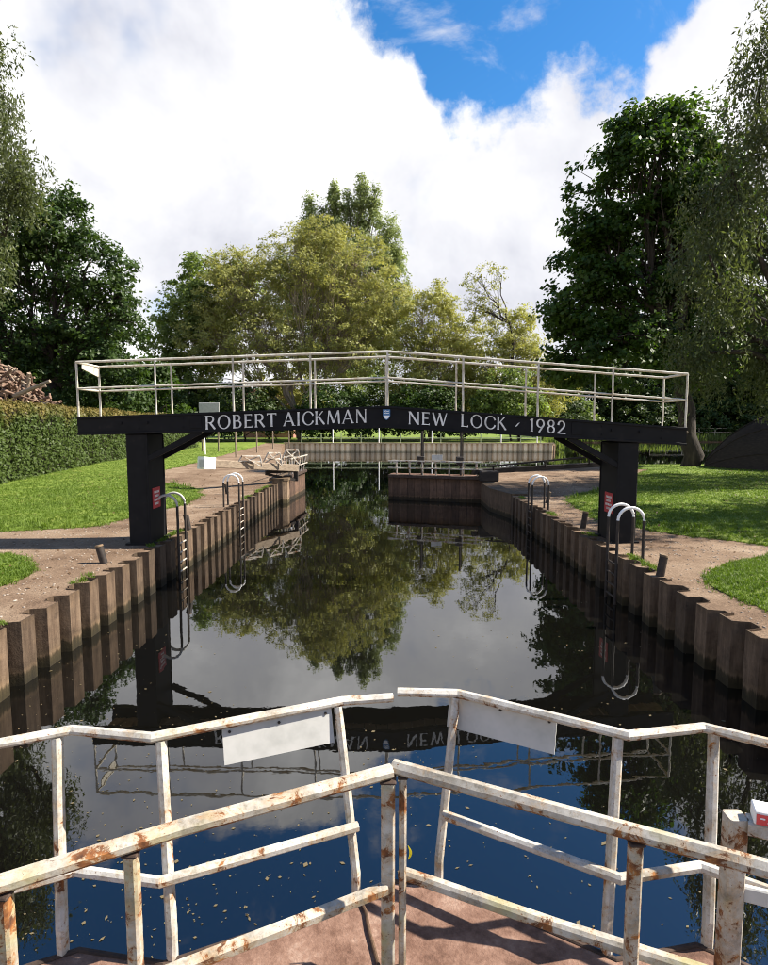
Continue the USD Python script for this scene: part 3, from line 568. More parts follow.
    for i, (x, y, rx, rz, Y) in enumerate([(165, 412, 40, 26, 84), (205, 405, 40, 32, 96), (245, 408, 40, 30, 84), (290, 402, 44, 34, 97), (335, 410, 40, 28, 84), (385, 404, 44, 34, 97), (425, 408, 38, 30, 84), (465, 404, 42, 34, 97), (510, 400, 40, 34, 84), (548, 402, 36, 34, 97)]):
        tree('bush', bl[i], x, 438, Y, [(x, y, rx, rz, 0), (x - rx * .5, y + 10, rx * .6, rz * .7, -1), (x + rx * .5, y + 8, rx * .6, rz * .7, 0)], [m_mid, m_dark, m_mid, m_olive, m_dark, m_mid, m_dark, m_mid, m_green, m_mid][i], dens=1.7, leaf=0.42, aspect=0.6, puff=1.0, n_per=36, trunk_r=0.12, seed=20 + i, fork=0.25, twigs=0.15, category='bush')
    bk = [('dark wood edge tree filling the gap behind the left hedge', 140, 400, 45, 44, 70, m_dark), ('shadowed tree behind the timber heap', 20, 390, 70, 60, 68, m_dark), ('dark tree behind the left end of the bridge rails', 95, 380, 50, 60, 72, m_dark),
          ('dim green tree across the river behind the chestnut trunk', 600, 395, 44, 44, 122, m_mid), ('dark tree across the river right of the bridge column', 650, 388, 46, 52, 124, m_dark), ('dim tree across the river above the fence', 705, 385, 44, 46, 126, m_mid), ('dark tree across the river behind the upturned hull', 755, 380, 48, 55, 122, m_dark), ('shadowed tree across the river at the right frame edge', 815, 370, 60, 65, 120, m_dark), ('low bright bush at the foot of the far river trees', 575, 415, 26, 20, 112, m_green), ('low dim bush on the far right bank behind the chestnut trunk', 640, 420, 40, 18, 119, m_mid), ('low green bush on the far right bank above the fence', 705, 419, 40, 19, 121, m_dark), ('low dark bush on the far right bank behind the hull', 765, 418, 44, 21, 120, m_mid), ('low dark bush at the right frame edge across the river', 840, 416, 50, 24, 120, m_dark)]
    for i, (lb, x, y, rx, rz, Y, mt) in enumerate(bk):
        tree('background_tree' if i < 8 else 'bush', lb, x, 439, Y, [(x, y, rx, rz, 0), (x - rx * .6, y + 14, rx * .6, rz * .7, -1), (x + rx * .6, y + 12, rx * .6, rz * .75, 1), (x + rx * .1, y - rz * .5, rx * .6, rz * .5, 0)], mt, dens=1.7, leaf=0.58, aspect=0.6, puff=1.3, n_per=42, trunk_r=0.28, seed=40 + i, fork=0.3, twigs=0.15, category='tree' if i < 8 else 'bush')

# reeds along the far right river bank
rl = sg.LineString([(21.2, 76), (27.2, 107.7), (60, 112.7), (170, 121)])
q = np.array([rl.interpolate(t).coords[0] for t in rng.random(9000) ** 1.3 * rl.length]) + rng.normal(0, .35, (9000, 2))
h = rng.uniform(.7, 1.9, (9000, 1)); A_ = unit(np.column_stack([rng.normal(0, .18, (9000, 2)), np.ones(9000)])) * h * .5
obj('reeds', quads(np.column_stack([q, .1 + h[:, 0] * .5]), A_, np.column_stack([rng.normal(0, 1, (9000, 2)), np.zeros(9000)]) * .05), m_green, kind='stuff', label='green reeds at the water edge of the far right river bank', category='reeds')
# hedge
hp = sg.LineString([(-13.6, 14), (-15.4, 20), (-16.9, 27), (-18.4, 36), (-19.4, 44), (-20.6, 62)])
hed = thing('hedge', 'clipped hedge with russet top along the left lawn', 'hedge', (-17, 30, ZB))
hw, hh = 0.85, 3.25
core = hp.buffer(hw - 0.25, cap_style=2)
obj('hedge_core', prism(core, ZB - .1, ZB + hh - .35), m_darkwood, hed)
n = 60000
tt = rng.random(n) ** 1.25 * hp.length
P0 = np.array([hp.interpolate(t).coords[0] for t in tt]); P1 = np.array([hp.interpolate(min(t + .1, hp.length)).coords[0] for t in tt]); P0 = np.where(np.abs(P1 - P0).sum(1)[:, None] < 1e-6, P0 - .01, P0)
dirv = unit(P1 - P0); nrm2 = np.stack([dirv[:, 1], -dirv[:, 0]], 1)
face = rng.random(n); side = np.where(face < 0.12, -1.0, 1.0); onside = face < 0.72
lump = (meshkit.fbm(np.column_stack([P0 * .8, rng.random(n) * 0]), 3, 4) - .5) * .5
hz = np.where(onside, rng.random(n) * hh, hh + rng.normal(0, .05, n) + lump * .5)
off = np.where(onside, side * (hw + lump * .6 + rng.normal(0, .06, n)), rng.uniform(-1, 1, n) * hw)
HP = np.column_stack([P0 + nrm2 * off[:, None], ZB + hz]) + rng.normal(0, .05, (n, 3))
nn = unit(np.column_stack([nrm2 * np.where(onside, side, 0)[:, None], np.where(onside, .35, 1.0)]) + rng.normal(0, .5, (n, 3)))
aa = unit(np.cross(nn, rng.normal(0, 1, (n, 3)))); LL = rng.uniform(.08, .17, (n, 1))
obj('hedge_leaves', quads(HP, aa * LL * .6, np.cross(nn, aa) * LL * .38), m_hedge, hed, kind='stuff')

# heap of cut timber behind the hedge
hc = np.array([-24.6, 37.0, ZB]); heap = thing('timber_heap', 'reddish heap of cut logs and branches behind the left hedge', 'wood heap', hc)
ms = trimesh.creation.icosphere(4); v = np.array(ms.vertices) * [4.6, 4.2, 5.9]; v *= (1 + .18 * (meshkit.fbm(v * .6, 3, 8)[:, None] - .5)); v[:, 2] = np.maximum(v[:, 2], -.1)
obj('heap_core', (v * .95 + hc, np.array(ms.faces)), m_darkwood, heap)
extra = []
for i in range(900):
    d = unit(rng.normal(0, 1, 3)); d[2] = abs(d[2]); d[1] = -abs(d[1]) if i % 4 else d[1]
    c = hc + d * [4.6, 4.2, 5.9] * rng.uniform(.95, 1.06); a = unit(rng.normal(0, 1, 3) * [1, .6, .7]); Ll = rng.uniform(.5, 1.7)
    m = rod(c - a * Ll * .6, c + a * Ll * .6, rng.uniform(.04, .12), 7, rng.uniform(.02, .07))
    if i < 900 and d[2] > .45 and d[1] < 0 and NAMES.get(heap + '/log', 0) < 270: obj('log', m, m_log if i % 3 else m_wood, heap)
    else: extra.append(m)
obj('branch_litter', extra, m_log, heap, kind='stuff')
p = at_y(14, 396, 35.0); q = at_y(50, 381, 34.5)
obj('log', rod(p, q, .14, 8, .09), m_wood, heap, label='long pale log sticking out of the heap')

# ------------------------------------------------------------------ the footbridge
DL, DR = 11.75, 12.10
A0 = at_y(77, 417, DL); B0 = at_y(687, 427.6, DR)
e1 = np.array([B0[0] - A0[0], B0[1] - A0[1], 0]); BL = np.linalg.norm(e1); e1 /= BL
nb = np.array([-e1[1], e1[0], 0])          # away from the camera
O2 = np.array([A0[0], A0[1], 0])
def bp(px, py, back=0.0):
    """pixel -> point on the vertical plane of the near bridge face, pushed back"""
    d = ray(px, py); o = O2 + nb * back
    return EYE + d * (np.dot(o - EYE, nb) / np.dot(d, nb))
def onb(s, back, z): p = O2 + e1 * s + nb * back; return np.array([p[0], p[1], z])
def sof(p): return np.dot(p - O2, e1)
bridge = thing('footbridge', 'black painted steel footbridge lettered in white across the lock', 'footbridge', (A0[0] + BL / 2 * e1[0], A0[1], ZB))
sA, sM, sB = 0.0, sof(bp(387.5, 406)), BL
zt = [bp(77, 417)[2], bp(387.5, 405.8)[2], bp(687, 427.6)[2]]
zb_ = [bp(77, 435.3)[2], bp(387.5, 428.0)[2], bp(687, 445.4)[2]]
W = 1.02
def ztop(s): return np.interp(s, [sA, sM, sB], zt)
def beam_mesh(b0, b1):
    S = [sA, sM, sB]; V = []
    for s, t, bt in zip(S, zt, zb_):
        V += [onb(s, b0, bt), onb(s, b0, t), onb(s, b1, t), onb(s, b1, bt)]
    F = []
    for k in range(2):
        a = k * 4
        for j in range(4): F += [(a + j, a + (j + 1) % 4, a + 4 + (j + 1) % 4), (a + j, a + 4 + (j + 1) % 4, a + 4 + j)]
    F += [(0, 2, 1), (0, 3, 2), (8, 9, 10), (8, 10, 11)]
    return np.array(V), np.array(F)[:, ::-1]
near_beam = obj('beam', beam_mesh(0, .10), m_black, bridge, label='near beam carrying the white lettering')
far_beam = obj('beam', beam_mesh(W - .10, W), m_black, bridge, label='far beam of the bridge')
fl = []
for (b0, b1, zs) in ((-.022, -.001, zt), (-.022, -.001, None)):
    zz = zs or [z + .045 for z in zb_]
    for k in range(2):
        p, q = onb([sA, sM][k], -.0115, zz[k] - .022), onb([sM, sB][k], -.0115, zz[k + 1] - .022)
        fl.append(bar(p, q, .021, .044, .004))
obj('flange', fl, m_black, bridge)
s = 0.06
while s < BL - .1:
    obj('deck_plank', box(onb(s + .13, W / 2, ztop(s + .13) - .10), (.25, W - .215, .05), np.stack([e1, nb, [0, 0, 1]], 1), ch=.004), m_wood, bridge); s += .263
# rails
RH, MH = bp(77, 362)[2] - zt[0], bp(77, 388.5)[2] - zt[0]
for b, lab in ((.03, 'near handrail with its mid rail'), (W - .03, 'far handrail with its mid rail')):
    for nm, h, r in (('handrail', RH, .024), ('mid_rail', MH, .020)):
        obj(nm, tube([onb(sA + .02, b, zt[0] + h), onb(sM, b, zt[1] + h), onb(sB - .02, b, zt[2] + h)], r, 10), m_bridgerail, bridge, smooth=40)
    for s in list(np.linspace(sA + .02, sM, 5)) + list(np.linspace(sM, sB - .02, 5))[1:]:
        obj('post', rod(onb(s, b, ztop(s) - .02), onb(s, b, ztop(s) + RH), .021, 10), m_bridgerail, bridge, smooth=40)
for s in (sA + .02, sB - .02):
    for h in (RH, MH): obj('end_rail', rod(onb(s, .03, ztop(s) + h), onb(s, W - .03, ztop(s) + h), .024, 10), m_bridgerail, bridge, smooth=40)
obj('gusset', [bar(onb(sA + .02, .25, zt[0] + RH - .03), onb(sA + .02, W - .03, zt[0] + RH - .14), .02, .16, .003)], m_bridgerail, bridge)
# columns and braces
def zbot(s): return np.interp(s, [sA, sM, sB], zb_)
def column(px0, px1, side, lab):
    s0, s1 = sof(bp(px0, 500)), sof(bp(px1, 500)); sc = (s0 + s1) / 2; w = s1 - s0
    top = zbot(sc) - .001
    c = obj('column', box(onb(sc, .5, (top + ZB - .3) / 2), (w, W - .06, top - ZB + .3), np.stack([e1, nb, [0, 0, 1]], 1), ch=.02), m_black, bridge, label=lab)
    for bb in (.11, .89): obj('base_plate', box(onb(sc, bb, ZB + .02), (w + .16, .2, .04), np.stack([e1, nb, [0, 0, 1]], 1), ch=.004), m_black, bridge)
    for bb in (.02, W - .02 - .06): obj('edge_angle', bar(onb(s1 if side < 0 else s0, bb, ZB + .05), onb(s1 if side < 0 else s0, bb, top - .02), .03, .03, .004, up=(1, 0, 0)), m_black, bridge)
    return sc, s0, s1
cl = column(127.5, 148.5, -1, 'left supporting column'); cr = column(617.5, 637.5, 1, 'right supporting column')
for b in (.06, W - .06):
    p0, p1 = onb(cl[2], b, bp(160, 459)[2]), onb(sof(bp(200, 432)), b, zbot(sof(bp(200, 432))) + .02)
    obj('brace', bar(p0, p1, .09, .11), m_black, bridge)
    p0, p1 = onb(cr[1], b, bp(606, 466)[2]), onb(sof(bp(570, 440)), b, zbot(sof(bp(570, 440))) + .02)
    obj('brace', bar(p0, p1, .09, .11), m_black, bridge)
for s in (sof(bp(121, 425)), sof(bp(147, 425)), sof(bp(612, 432)), sof(bp(640, 434))):
    obj('bolt', sweep([onb(s, -.001, zbot(s) + .22), onb(s, -.03, zbot(s) + .22)], ngon(.028, 6)), m_black, bridge)

for px in (136, 180, 300, 470, 575, 600, 660):
    sc_ = sof(bp(px, 425)); h_ = ztop(sc_) - zbot(sc_)
    for q in (.3, .75):
        obj('bolt', sweep([onb(sc_ + .05, -.0005, zbot(sc_) + h_ * q), onb(sc_ + .05, -.014, zbot(sc_) + h_ * q)], ngon(.017, 6)), m_black, bridge)
for s_ in (sof(bp(196, 425)), sof(bp(577, 432))):
    h_ = ztop(s_) - zbot(s_)
    obj('splice_plate', box(onb(s_, -.006, zbot(s_) + h_ * .54), (.22, .011, h_ * .62), np.stack([e1, nb, [0, 0, 1]], 1), ch=.002), m_black, bridge)
# lettering: a flared humanist capital alphabet
T_, t_ = 0.135, 0.072
def ln(p, q, w): return sg.LineString([p, q]).buffer(w / 2, cap_style=2)
def stem(x, y0=0, y1=1, w=T_):
    a = sg.Polygon([(x - w / 2, y0), (x + w / 2, y0), (x + w / 2, y1), (x - w / 2, y1)])
    f = lambda y, sg_: sg.Polygon([(x - w * .78, y), (x + w * .78, y), (x + w / 2, y + sg_ * .10), (x - w / 2, y + sg_ * .10)])
    return unary_union([a, f(y0, 1), f(y1, -1)])
def ring(cx, cy, rx, ry, T=T_, t=t_):
    c = sg.Point(0, 0).buffer(1, 32)
    return affinity.translate(affinity.scale(c, rx, ry), cx, cy).difference(affinity.translate(affinity.scale(c, rx - T, ry - t), cx, cy))
def half(cx, cy, rx, ry, T=T_, t=t_): return ring(cx, cy, rx, ry, T, t).intersection(sg.box(cx, cy - 2, cx + 2, cy + 2))
def glyph(c):
    if c == 'O': return ring(.46, .5, .46, .52), .92
    if c == 'C': return ring(.46, .5, .46, .52).difference(sg.Polygon([(.5, .5), (1.2, .92), (1.2, .08)])), .80
    if c == 'R': return unary_union([stem(.1), ln((.1, .957), (.36, .957), t_), ln((.1, .49), (.36, .49), t_), half(.34, .723, .29, .277), ln((.32, .5), (.68, 0), T_)]), .70
    if c == 'B': return unary_union([stem(.1), ln((.1, .957), (.32, .957), t_), ln((.1, .525), (.34, .525), t_), ln((.1, .043), (.34, .043), t_), half(.31, .745, .25, .255), half(.33, .284, .30, .284)]), .66
    if c == 'E': return unary_union([stem(.1), ln((.1, .957), (.52, .957), t_), ln((.1, .52), (.47, .52), t_), ln((.1, .043), (.54, .043), t_), ln((.52, 1), (.52, .86), .05), ln((.54, 0), (.54, .14), .05)]), .58
    if c == 'T': return unary_union([stem(.34), ln((0, .957), (.68, .957), t_), ln((.02, 1), (.02, .84), .05), ln((.66, 1), (.66, .84), .05)]), .68
    if c == 'A': return unary_union([ln((.04, 0), (.40, 1), t_ * 1.1), ln((.39, 1), (.76, 0), T_), ln((.17, .33), (.62, .33), t_), ln((-.04, .02), (.14, .02), .04), ln((.64, .02), (.90, .02), .04)]).intersection(sg.box(-1, 0, 2, 1.02)), .84
    if c == 'I': return stem(.12), .24
    if c == 'K': return unary_union([stem(.1), ln((.14, .47), (.60, 1), t_ * 1.1), ln((.27, .58), (.70, 0), T_)]).intersection(sg.box(-1, 0, 2, 1)), .72
    if c == 'M': return unary_union([ln((.07, 0), (.15, 1), t_ * 1.1), ln((.16, 1), (.50, .08), T_), ln((.50, .08), (.84, 1), t_ * 1.1), ln((.86, 1), (.93, 0), T_)]).intersection(sg.box(-1, 0, 2, 1)), 1.0
    if c == 'N': return unary_union([stem(.09, w=t_ * 1.2), ln((.10, 1), (.72, 0), T_), stem(.73, w=t_ * 1.2)]).intersection(sg.box(-1, 0, 2, 1)), .82
    if c == 'W': return unary_union([ln((.06, 1), (.32, 0), T_), ln((.32, 0), (.58, 1), t_ * 1.1), ln((.54, 1), (.80, 0), T_), ln((.80, 0), (1.06, 1), t_ * 1.1)]).intersection(sg.box(-1, 0, 2, 1)), 1.1
    if c == 'L': return unary_union([stem(.1), ln((.1, .043), (.54, .043), t_), ln((.54, 0), (.54, .15), .05)]), .58
    if c == '1': return unary_union([stem(.16), ln((.02, .86), (.16, .98), t_)]), .30
    if c == '9': return unary_union([ring(.30, .68, .30, .34, .13, .08), ln((.55, .62), (.20, -.02), .11)]), .60
    if c == '8': return unary_union([ring(.29, .75, .25, .27, .12, .075), ring(.29, .27, .29, .29, .13, .08)]), .58
    if c == '2': return unary_union([ring(.28, .70, .28, .32, .13, .08).intersection(sg.Polygon([(-.1, .66), (.28, .66), (.52, .45), (1, .4), (1, 1.2), (-.1, 1.2)])), ln((.47, .55), (.05, .05), .11), ln((0, .045), (.60, .045), .09)]), .60
    if c == '-': return sg.Polygon([(.02, .28), (.16, .34), (.36, .62), (.22, .56)]), .38
def lettering(text, pl, pr, tl):
    """text between two baseline pixels pl, pr; tl: pixel of cap top at the left end"""
    P, Q, Tt = bp(*pl), bp(*pr), bp(*tl)
    h = Tt[2] - P[2]; X = 0; items = []
    for c in text:
        if c == ' ': X += .55; continue
        g, adv = glyph(c); items.append((g, X)); X += adv + .17
    X -= .17; Ltot = np.linalg.norm(Q - P); sx = Ltot / X; d = (Q - P) / Ltot
    for g, x in items:
        g2 = affinity.scale(g, sx, h, origin=(0, 0))
        for gg in [g2]:
            m = cat([trimesh.creation.extrude_polygon(q, .008, engine="earcut") for q in (gg.geoms if hasattr(gg, 'geoms') else [gg])])
            v = m[0]; w = P + d * (x * sx) + np.outer(v[:, 0], d) + np.outer(v[:, 1], [0, 0, 1]) - np.outer(v[:, 2], nb) - nb * .0005
            obj('letter', (w, m[1]), m_letter, near_beam)
lettering('ROBERT', (205.6, 429.6), (276.5, 426.6), (205.6, 415.9))
lettering('AICKMAN', (283.5, 426.2), (366.6, 422.6), (283.5, 412.6))
lettering('NEW', (408.3, 424.2), (447, 426.0), (408.3, 411.4))
lettering('LOCK', (461, 426.7), (506, 430.2), (461, 413.6))
lettering('-', (514.5, 430.6), (520, 430.9), (514.5, 417.2))
lettering('1982', (529.5, 431.4), (565.5, 434.2), (529.5, 418.4))
# crest
CS = .66
cr_ = np.array([(-.11, .15), (.11, .15), (.11, -.05), (.06, -.13), (0, -.17), (-.06, -.13), (-.11, -.05)])
def onface(pts, c, t0, t1):
    m = trimesh.creation.extrude_polygon(sg.Polygon(np.asarray(pts) * CS), t1 - t0, engine="earcut"); v = np.array(m.vertices)
    return c + np.outer(v[:, 0], e1) + np.outer(v[:, 1], [0, 0, 1]) - np.outer(v[:, 2] + t0, nb), np.array(m.faces)
cc = bp(386.5, 414.5)
crest = obj('crest', onface(cr_, cc, .023, .035), m_blue, bridge, label='small blue and white shield at the middle of the bridge')
obj('crest_panel', onface([(-.085, -.03), (.085, -.03), (.085, -.055), (.05, -.11), (0, -.14), (-.05, -.11), (-.085, -.055)], cc, .0355, .039), m_white, crest)
for w_ in ([(-.07, .10), (-.02, .12), (.03, .10), (.08, .115), (.08, .095), (.03, .08), (-.02, .10), (-.07, .08)], [(-.07, .04), (-.02, .06), (.03, .04), (.08, .055), (.08, .035), (.03, .02), (-.02, .04), (-.07, .02)]):
    obj('crest_wave', onface(w_, cc, .0355, .039), m_white, crest)
# warning signs on the column sides
def warning(label, s, side, zc_, bc):
    t = thing('warning_sign', label, 'sign', onb(s, bc, zc_), 'red warning signs on the bridge columns')
    dx = side
    def pl(hb, hz, t0, t1, db=0, dz=0): return box(onb(s + dx * (t0 + t1) / 2, bc + db, zc_ + dz), (abs(t1 - t0), hb, hz), np.stack([e1, nb, [0, 0, 1]], 1))
    obj('sign_board', pl(.42, .42, .002, .014), m_red, t)
    for k, (w, dz) in enumerate(((.30, .12), (.24, .04), (.32, -.04), (.20, -.12))):
        n = 5; 
        for j in range(n): obj('letter', pl(w / n * .62, .045, .0145, .018, (j - (n - 1) / 2) * w / n, dz), m_letter, t)
warning('red warning sign with white lettering on the left bridge column', cl[2], 1, bp(157, 497, .5)[2], .42)
warning('dim red warning sign with white lettering on the right bridge column', cr[1], -1, bp(608, 502, .5)[2], .42)

# ------------------------------------------------------------------ wall ladders
def ladder(label, side, x, y, tone):
    sgn = -1 if side < 0 else 1                      # land direction
    t = thing('wall_ladder', label, 'ladder', (x, y, ZB))
    for dy in (-.22, .24):
        xw, xl = x - sgn * .10, x + sgn * .36
        r = abs(xl - xw) / 2; cx = (xw + xl) / 2; zc_ = ZB + .72
        th = np.linspace(0, np.pi, 13)
        arc = [(cx + r * math.cos(a), y + dy, zc_ + r * math.sin(a)) for a in th]
        h = obj('hoop', tube(arc, .026, 10), tone, t, smooth=40)
        for xx in (xw, xl):
            z0 = ZB - .04 if xx == xl else -.15
            obj('leg', rod((xx, y + dy, z0), (xx, y + dy, zc_ - .001), .027, 10), m_iron, h, smooth=40)
    for k in range(5):
        z = ZB - .08 - k * .2
        obj('rung', rod((x - sgn * .10, y - .20, z), (x - sgn * .10, y + .22, z), .016, 8), m_rail2 if side < 0 else m_iron, t)
ladder('ladder with two grab hoops against the left bridge column', -1, XL, 12.55, m_plate)
ladder('ladder with two white grab hoops beside the right bridge column', 1, XR, 10.75, m_white)
ladder('far left ladder with white topped hoops below the balance beam', -1, XL, 17.7, m_white)
ladder('far right ladder with slim white hoops near the closed gate', 1, XR, 17.1, m_white)

# mooring stubs
def stub(label, px, py, h, lean, r=.065):
    b = at_z(px, py, ZB); d = np.array([lean, 0, 1.0]); d /= np.linalg.norm(d)
    t = thing('mooring_post', label, 'mooring post', b, 'short mooring posts along the lock edges')
    obj('post_shaft', rod(b - d * .1, b + d * h, r, 12), m_iron, t, smooth=40); obj('post_cap', rod(b + d * (h + .0005), b + d * (h + .03), r * 1.12, 12, r * 1.0), m_conc, t, smooth=40)
stub('leaning iron mooring stub nearest on the left bank', 104, 563, .30, -.25)
stub('short mooring stub just beyond the left bridge column', 189, 530, .34, -.18)
stub('small mooring stub below the left balance beam', 227, 494, .32, -.12, .05)
stub('iron mooring stub nearest on the right bank by the white hoops', 660, 576, .32, .15)
stub('short mooring stub left of the right bridge column', 583, 528, .36, .14)
stub('small mooring stub near the far right ladder', 547, 503, .33, .2, .055)

# ------------------------------------------------------------------ near lock gates
ZD, ZRL, ZMID = 0.64, 1.63, 1.02
LEAN = 0.27
def gate_near(label, side, rail_px, posts_px, near_px, near_posts, low_px, plate_px, deck_in):
    a = math.radians(25); nrm = np.array([-side * -1 * math.sin(a) * 1, math.cos(a), 0]) if side > 0 else np.array([-math.sin(a), math.cos(a), 0])
    R = [at_z(x, y, ZRL) for x, y in rail_px]
    g = thing('lock_gate', label, 'lock gate', (R[0] + R[-1]) / 2 * [1, 1, 0] + [0, 0, ZD])
    sec = section(.058, .058, .016)
    obj('handrail', sweep(R, section(.056, .046, .016)), m_rail2, g, label='far handrail hung with a grey plate')
    base = [np.array([*(p - nrm * LEAN)[:2], ZD]) for p in R]
    def clipx(P):
        out = []
        for q, r in zip(P[:-1], P[1:]):
            lim = -.002 if side < 0 else .004
            inq, inr = (q[0] <= lim, r[0] <= lim) if side < 0 else (q[0] >= lim, r[0] >= lim)
            if inq and not out: out.append(q)
            if inq != inr: out.append(q + (r - q) * ((lim - q[0]) / (r[0] - q[0])))
            if inr: out.append(r)
        return out
    base = clipx(base)
    f = (ZMID - ZD - .12) / (ZRL - ZD - .12)
    mid = [np.array([*(p - nrm * LEAN * (1 - f))[:2], ZMID]) for p in (R[:-1] if side < 0 else R[1:])]
    mid2 = [m - nrm * .045 for m in mid]
    # mid rail on the camera side of the posts
    obj('mid_rail', sweep(mid2, section(.05, .05, .014)), m_rail2, g)
    for (x, y) in posts_px:
        P = at_z(x, y, ZRL); B = np.array([*(P - nrm * LEAN)[:2], ZD]); K = B + [0, 0, .13]
        obj('kneed_post', sweep([B - [0, 0, .12] + nrm * .004, K + nrm * .004, P - [0, 0, .026]], section(.045, .058, .012), up=(0, 1, 0)), m_rail2, g)
    # plate under the handrail
    (x0, y0), (x1, y1) = plate_px
    p0, p1 = at_z(x0, y0, ZRL - .028), at_z(x1, y1, ZRL - .028)
    dn = np.array([*(-nrm * LEAN)[:2], -(ZRL - ZD)]); dn = dn / np.linalg.norm(dn) * .185
    th = np.cross(unit(p1 - p0), unit(dn)) * .004
    V = np.array([p0 - th, p1 - th, p1 + dn - th, p0 + dn - th, p0 + th, p1 + th, p1 + dn + th, p0 + dn + th])
    obj('grey_plate', trimesh.convex.convex_hull(V), m_plate, g)
    ex, ey = (p1 - p0), dn; nn_ = unit(np.cross(ex, ey)); nn_ = -nn_ if np.dot(nn_, EYE - p0) < 0 else nn_
    for fx in (.06, .5, .94):
        q = p0 + ex * fx + ey * .12
        obj('plate_bolt', sweep([q + nn_ * .0042, q + nn_ * .011], ngon(.008, 6)), m_iron, g)
    # near rail
    NRp = [at_z(x, y, ZRL) for x, y in near_px]
    obj('handrail', sweep(NRp, section(.064, .062, .020)), m_rail, g, label='near handrail, chipped and rusty')
    LW = [np.array([*(at_z(x, y, 1.08))]) for x, y in low_px]
    obj('low_rail', sweep(LW, section(.052, .052, .012)), m_rail, g)
    for p, w in near_posts:
        P = at_z(*p, ZRL)
        obj('post', bar([P[0], P[1], ZD - .02], [P[0], P[1], ZRL - .032], w, w, .010, up=(0, 1, 0)), m_rail, g)
        obj('weld', box([P[0], P[1], ZRL - .036], (w + .010, w + .010, .012), ch=.004), m_lip, g)
    # deck
    outer = clipx([b - nrm * .03 for b in base]); outer = outer + [np.array([-.002, outer[-1][1] + .001, ZD])] if side < 0 else [np.array([.004, outer[0][1] + .001, ZD])] + outer; inner = [np.array([*p, ZD]) for p in deck_in]
    poly = sg.Polygon([tuple(p[:2]) for p in outer] + [tuple(p[:2]) for p in inner[::-1]]).buffer(0).intersection(sg.box(-9, -9, -.002, 9) if side < 0 else sg.box(.004, -9, 9, 9))
    obj('deck', prism(poly, ZD - .09, ZD), m_deck, g)
    lipP = [b - nrm * .015 + [0, 0, -.03] for b in base]
    obj('deck_lip', sweep(lipP, section(.028, .08, .006)), m_lip, g)
    skin = sg.LineString([tuple((b - nrm * .05)[:2]) for b in base]).buffer(.03, cap_style=2)
    obj('gate_skin', prism(skin if skin.geom_type == 'Polygon' else skin.convex_hull, -1.3, ZD - .092), m_lip, g)
    return g, base, nrm
gl, baseL, nL = gate_near('left near gate walkway with rusty white rails', -1,
    [(-160, 785), (0, 743.5), (72, 730), (152, 737.5), (342, 701), (393, 697.5)], [(57, 733), (161, 736), (338, 702)],
    [(-180, 940), (0, 884), (180, 828), (391, 771)], [((131, 843.3), .050), ((2, 884), .056), ((388, 772), .064)],
    [(386, 888), (180, 968), (0, 1040)], [(222, 728.5), (331, 708)], [(-2.6, 0.85), (-1.3, 1.75), (-0.002, 2.40)])
gr, baseR, nR = gate_near('right near gate walkway with rusty white rails', 1,
    [(397.5, 692), (458, 693.5), (628, 735.5), (704, 727.5), (768, 743), (920, 781)], [(456, 693.5), (618, 733), (714, 729)],
    [(393.5, 766), (560, 812), (768, 869), (930, 915)], [((402.8, 769), .036), ((636, 833), .050)],
    [(400, 872), (560, 927), (690, 968), (820, 1010)], [(450, 694), (557, 719)], [(0.004, 2.40), (1.35, 1.80), (2.6, 0.95)])
# gate post stand at right with red and white tag
p0 = at_y(735, 826, 2.42); ztp = at_y(735, 815, 2.42)[2]
stand = thing('gate_stand', 'grey white square stand behind the near right rail', 'post', (p0[0], p0[1], ZD))
obj('upright', bar([p0[0], p0[1], ZD], [p0[0], p0[1], ztp], .078, .078, .008, up=(0, 1, 0)), m_rail, stand)
ar = np.array([.93, -.36, 0]); 
obj('arm', bar(np.array([p0[0], p0[1], ztp - .03]) + ar * .041, np.array([p0[0], p0[1], ztp - .03]) + ar * .62, .08, .06, .006), m_rail2, stand)
obj('cross_bar', bar(np.array([p0[0], p0[1], ztp - .34]) + ar * .041, np.array([p0[0], p0[1], ztp - .34]) + ar * .6, .03, .07, .006), m_plate, stand)
tc0 = np.array([p0[0], p0[1], ztp]) + ar * .17
tg = thing('red_tag', 'red and white notice lying on the stand arm at right edge', 'notice', tc0)
Rf = np.stack([ar, np.cross([0, 0, 1], ar), [0, 0, 1]], 1)
obj('tag_block', box(tc0 + [0, 0, .032], (.22, .085, .062), Rf, ch=.005), m_white, tg)
fn = -np.cross([0, 0, 1], ar)
obj('red_face', box(tc0 + [0, 0, .028] + fn * .0445, (.205, .003, .044), Rf), m_brightred, tg)
for k in range(7): obj('mark', box(tc0 + [0, 0, .034 - (k % 2) * .014] + fn * .0468 + ar * (-.08 + .026 * k), (.017, .0014, .006), Rf), m_white, tg)
# cable on deck, yellow leaf
cp = [at_z(x, y, ZD + .012) for x, y in ((362, 903), (366, 912), (369, 930), (374, 948), (379, 968), (384, 990))]
obj('cable', tube(cp, .009, 8), m_twine, smooth=40, label='thin brown cable lying on the left gate deck', category='cable')
lp_ = at_y(409, 852, 2.70); yl = []
for k in range(6):
    a = k / 5; w = .0055 * math.sin(math.pi * (0.08 + a * .9)) + .001
    yl += [lp_ + [-.004 + .012 * math.sin(a * 3), 0, .035 - .07 * a] + np.array([-w, 0, 0]), lp_ + [-.004 + .012 * math.sin(a * 3), -.006, .035 - .07 * a] + np.array([w, 0, 0])]
obj('yellow_leaf', (np.array(yl), np.array([f for k in range(5) for f in ((2 * k, 2 * k + 1, 2 * k + 3), (2 * k, 2 * k + 3, 2 * k + 2))])), m_yleaf, label='curled yellow leaf caught on the right gate post', category='leaf')

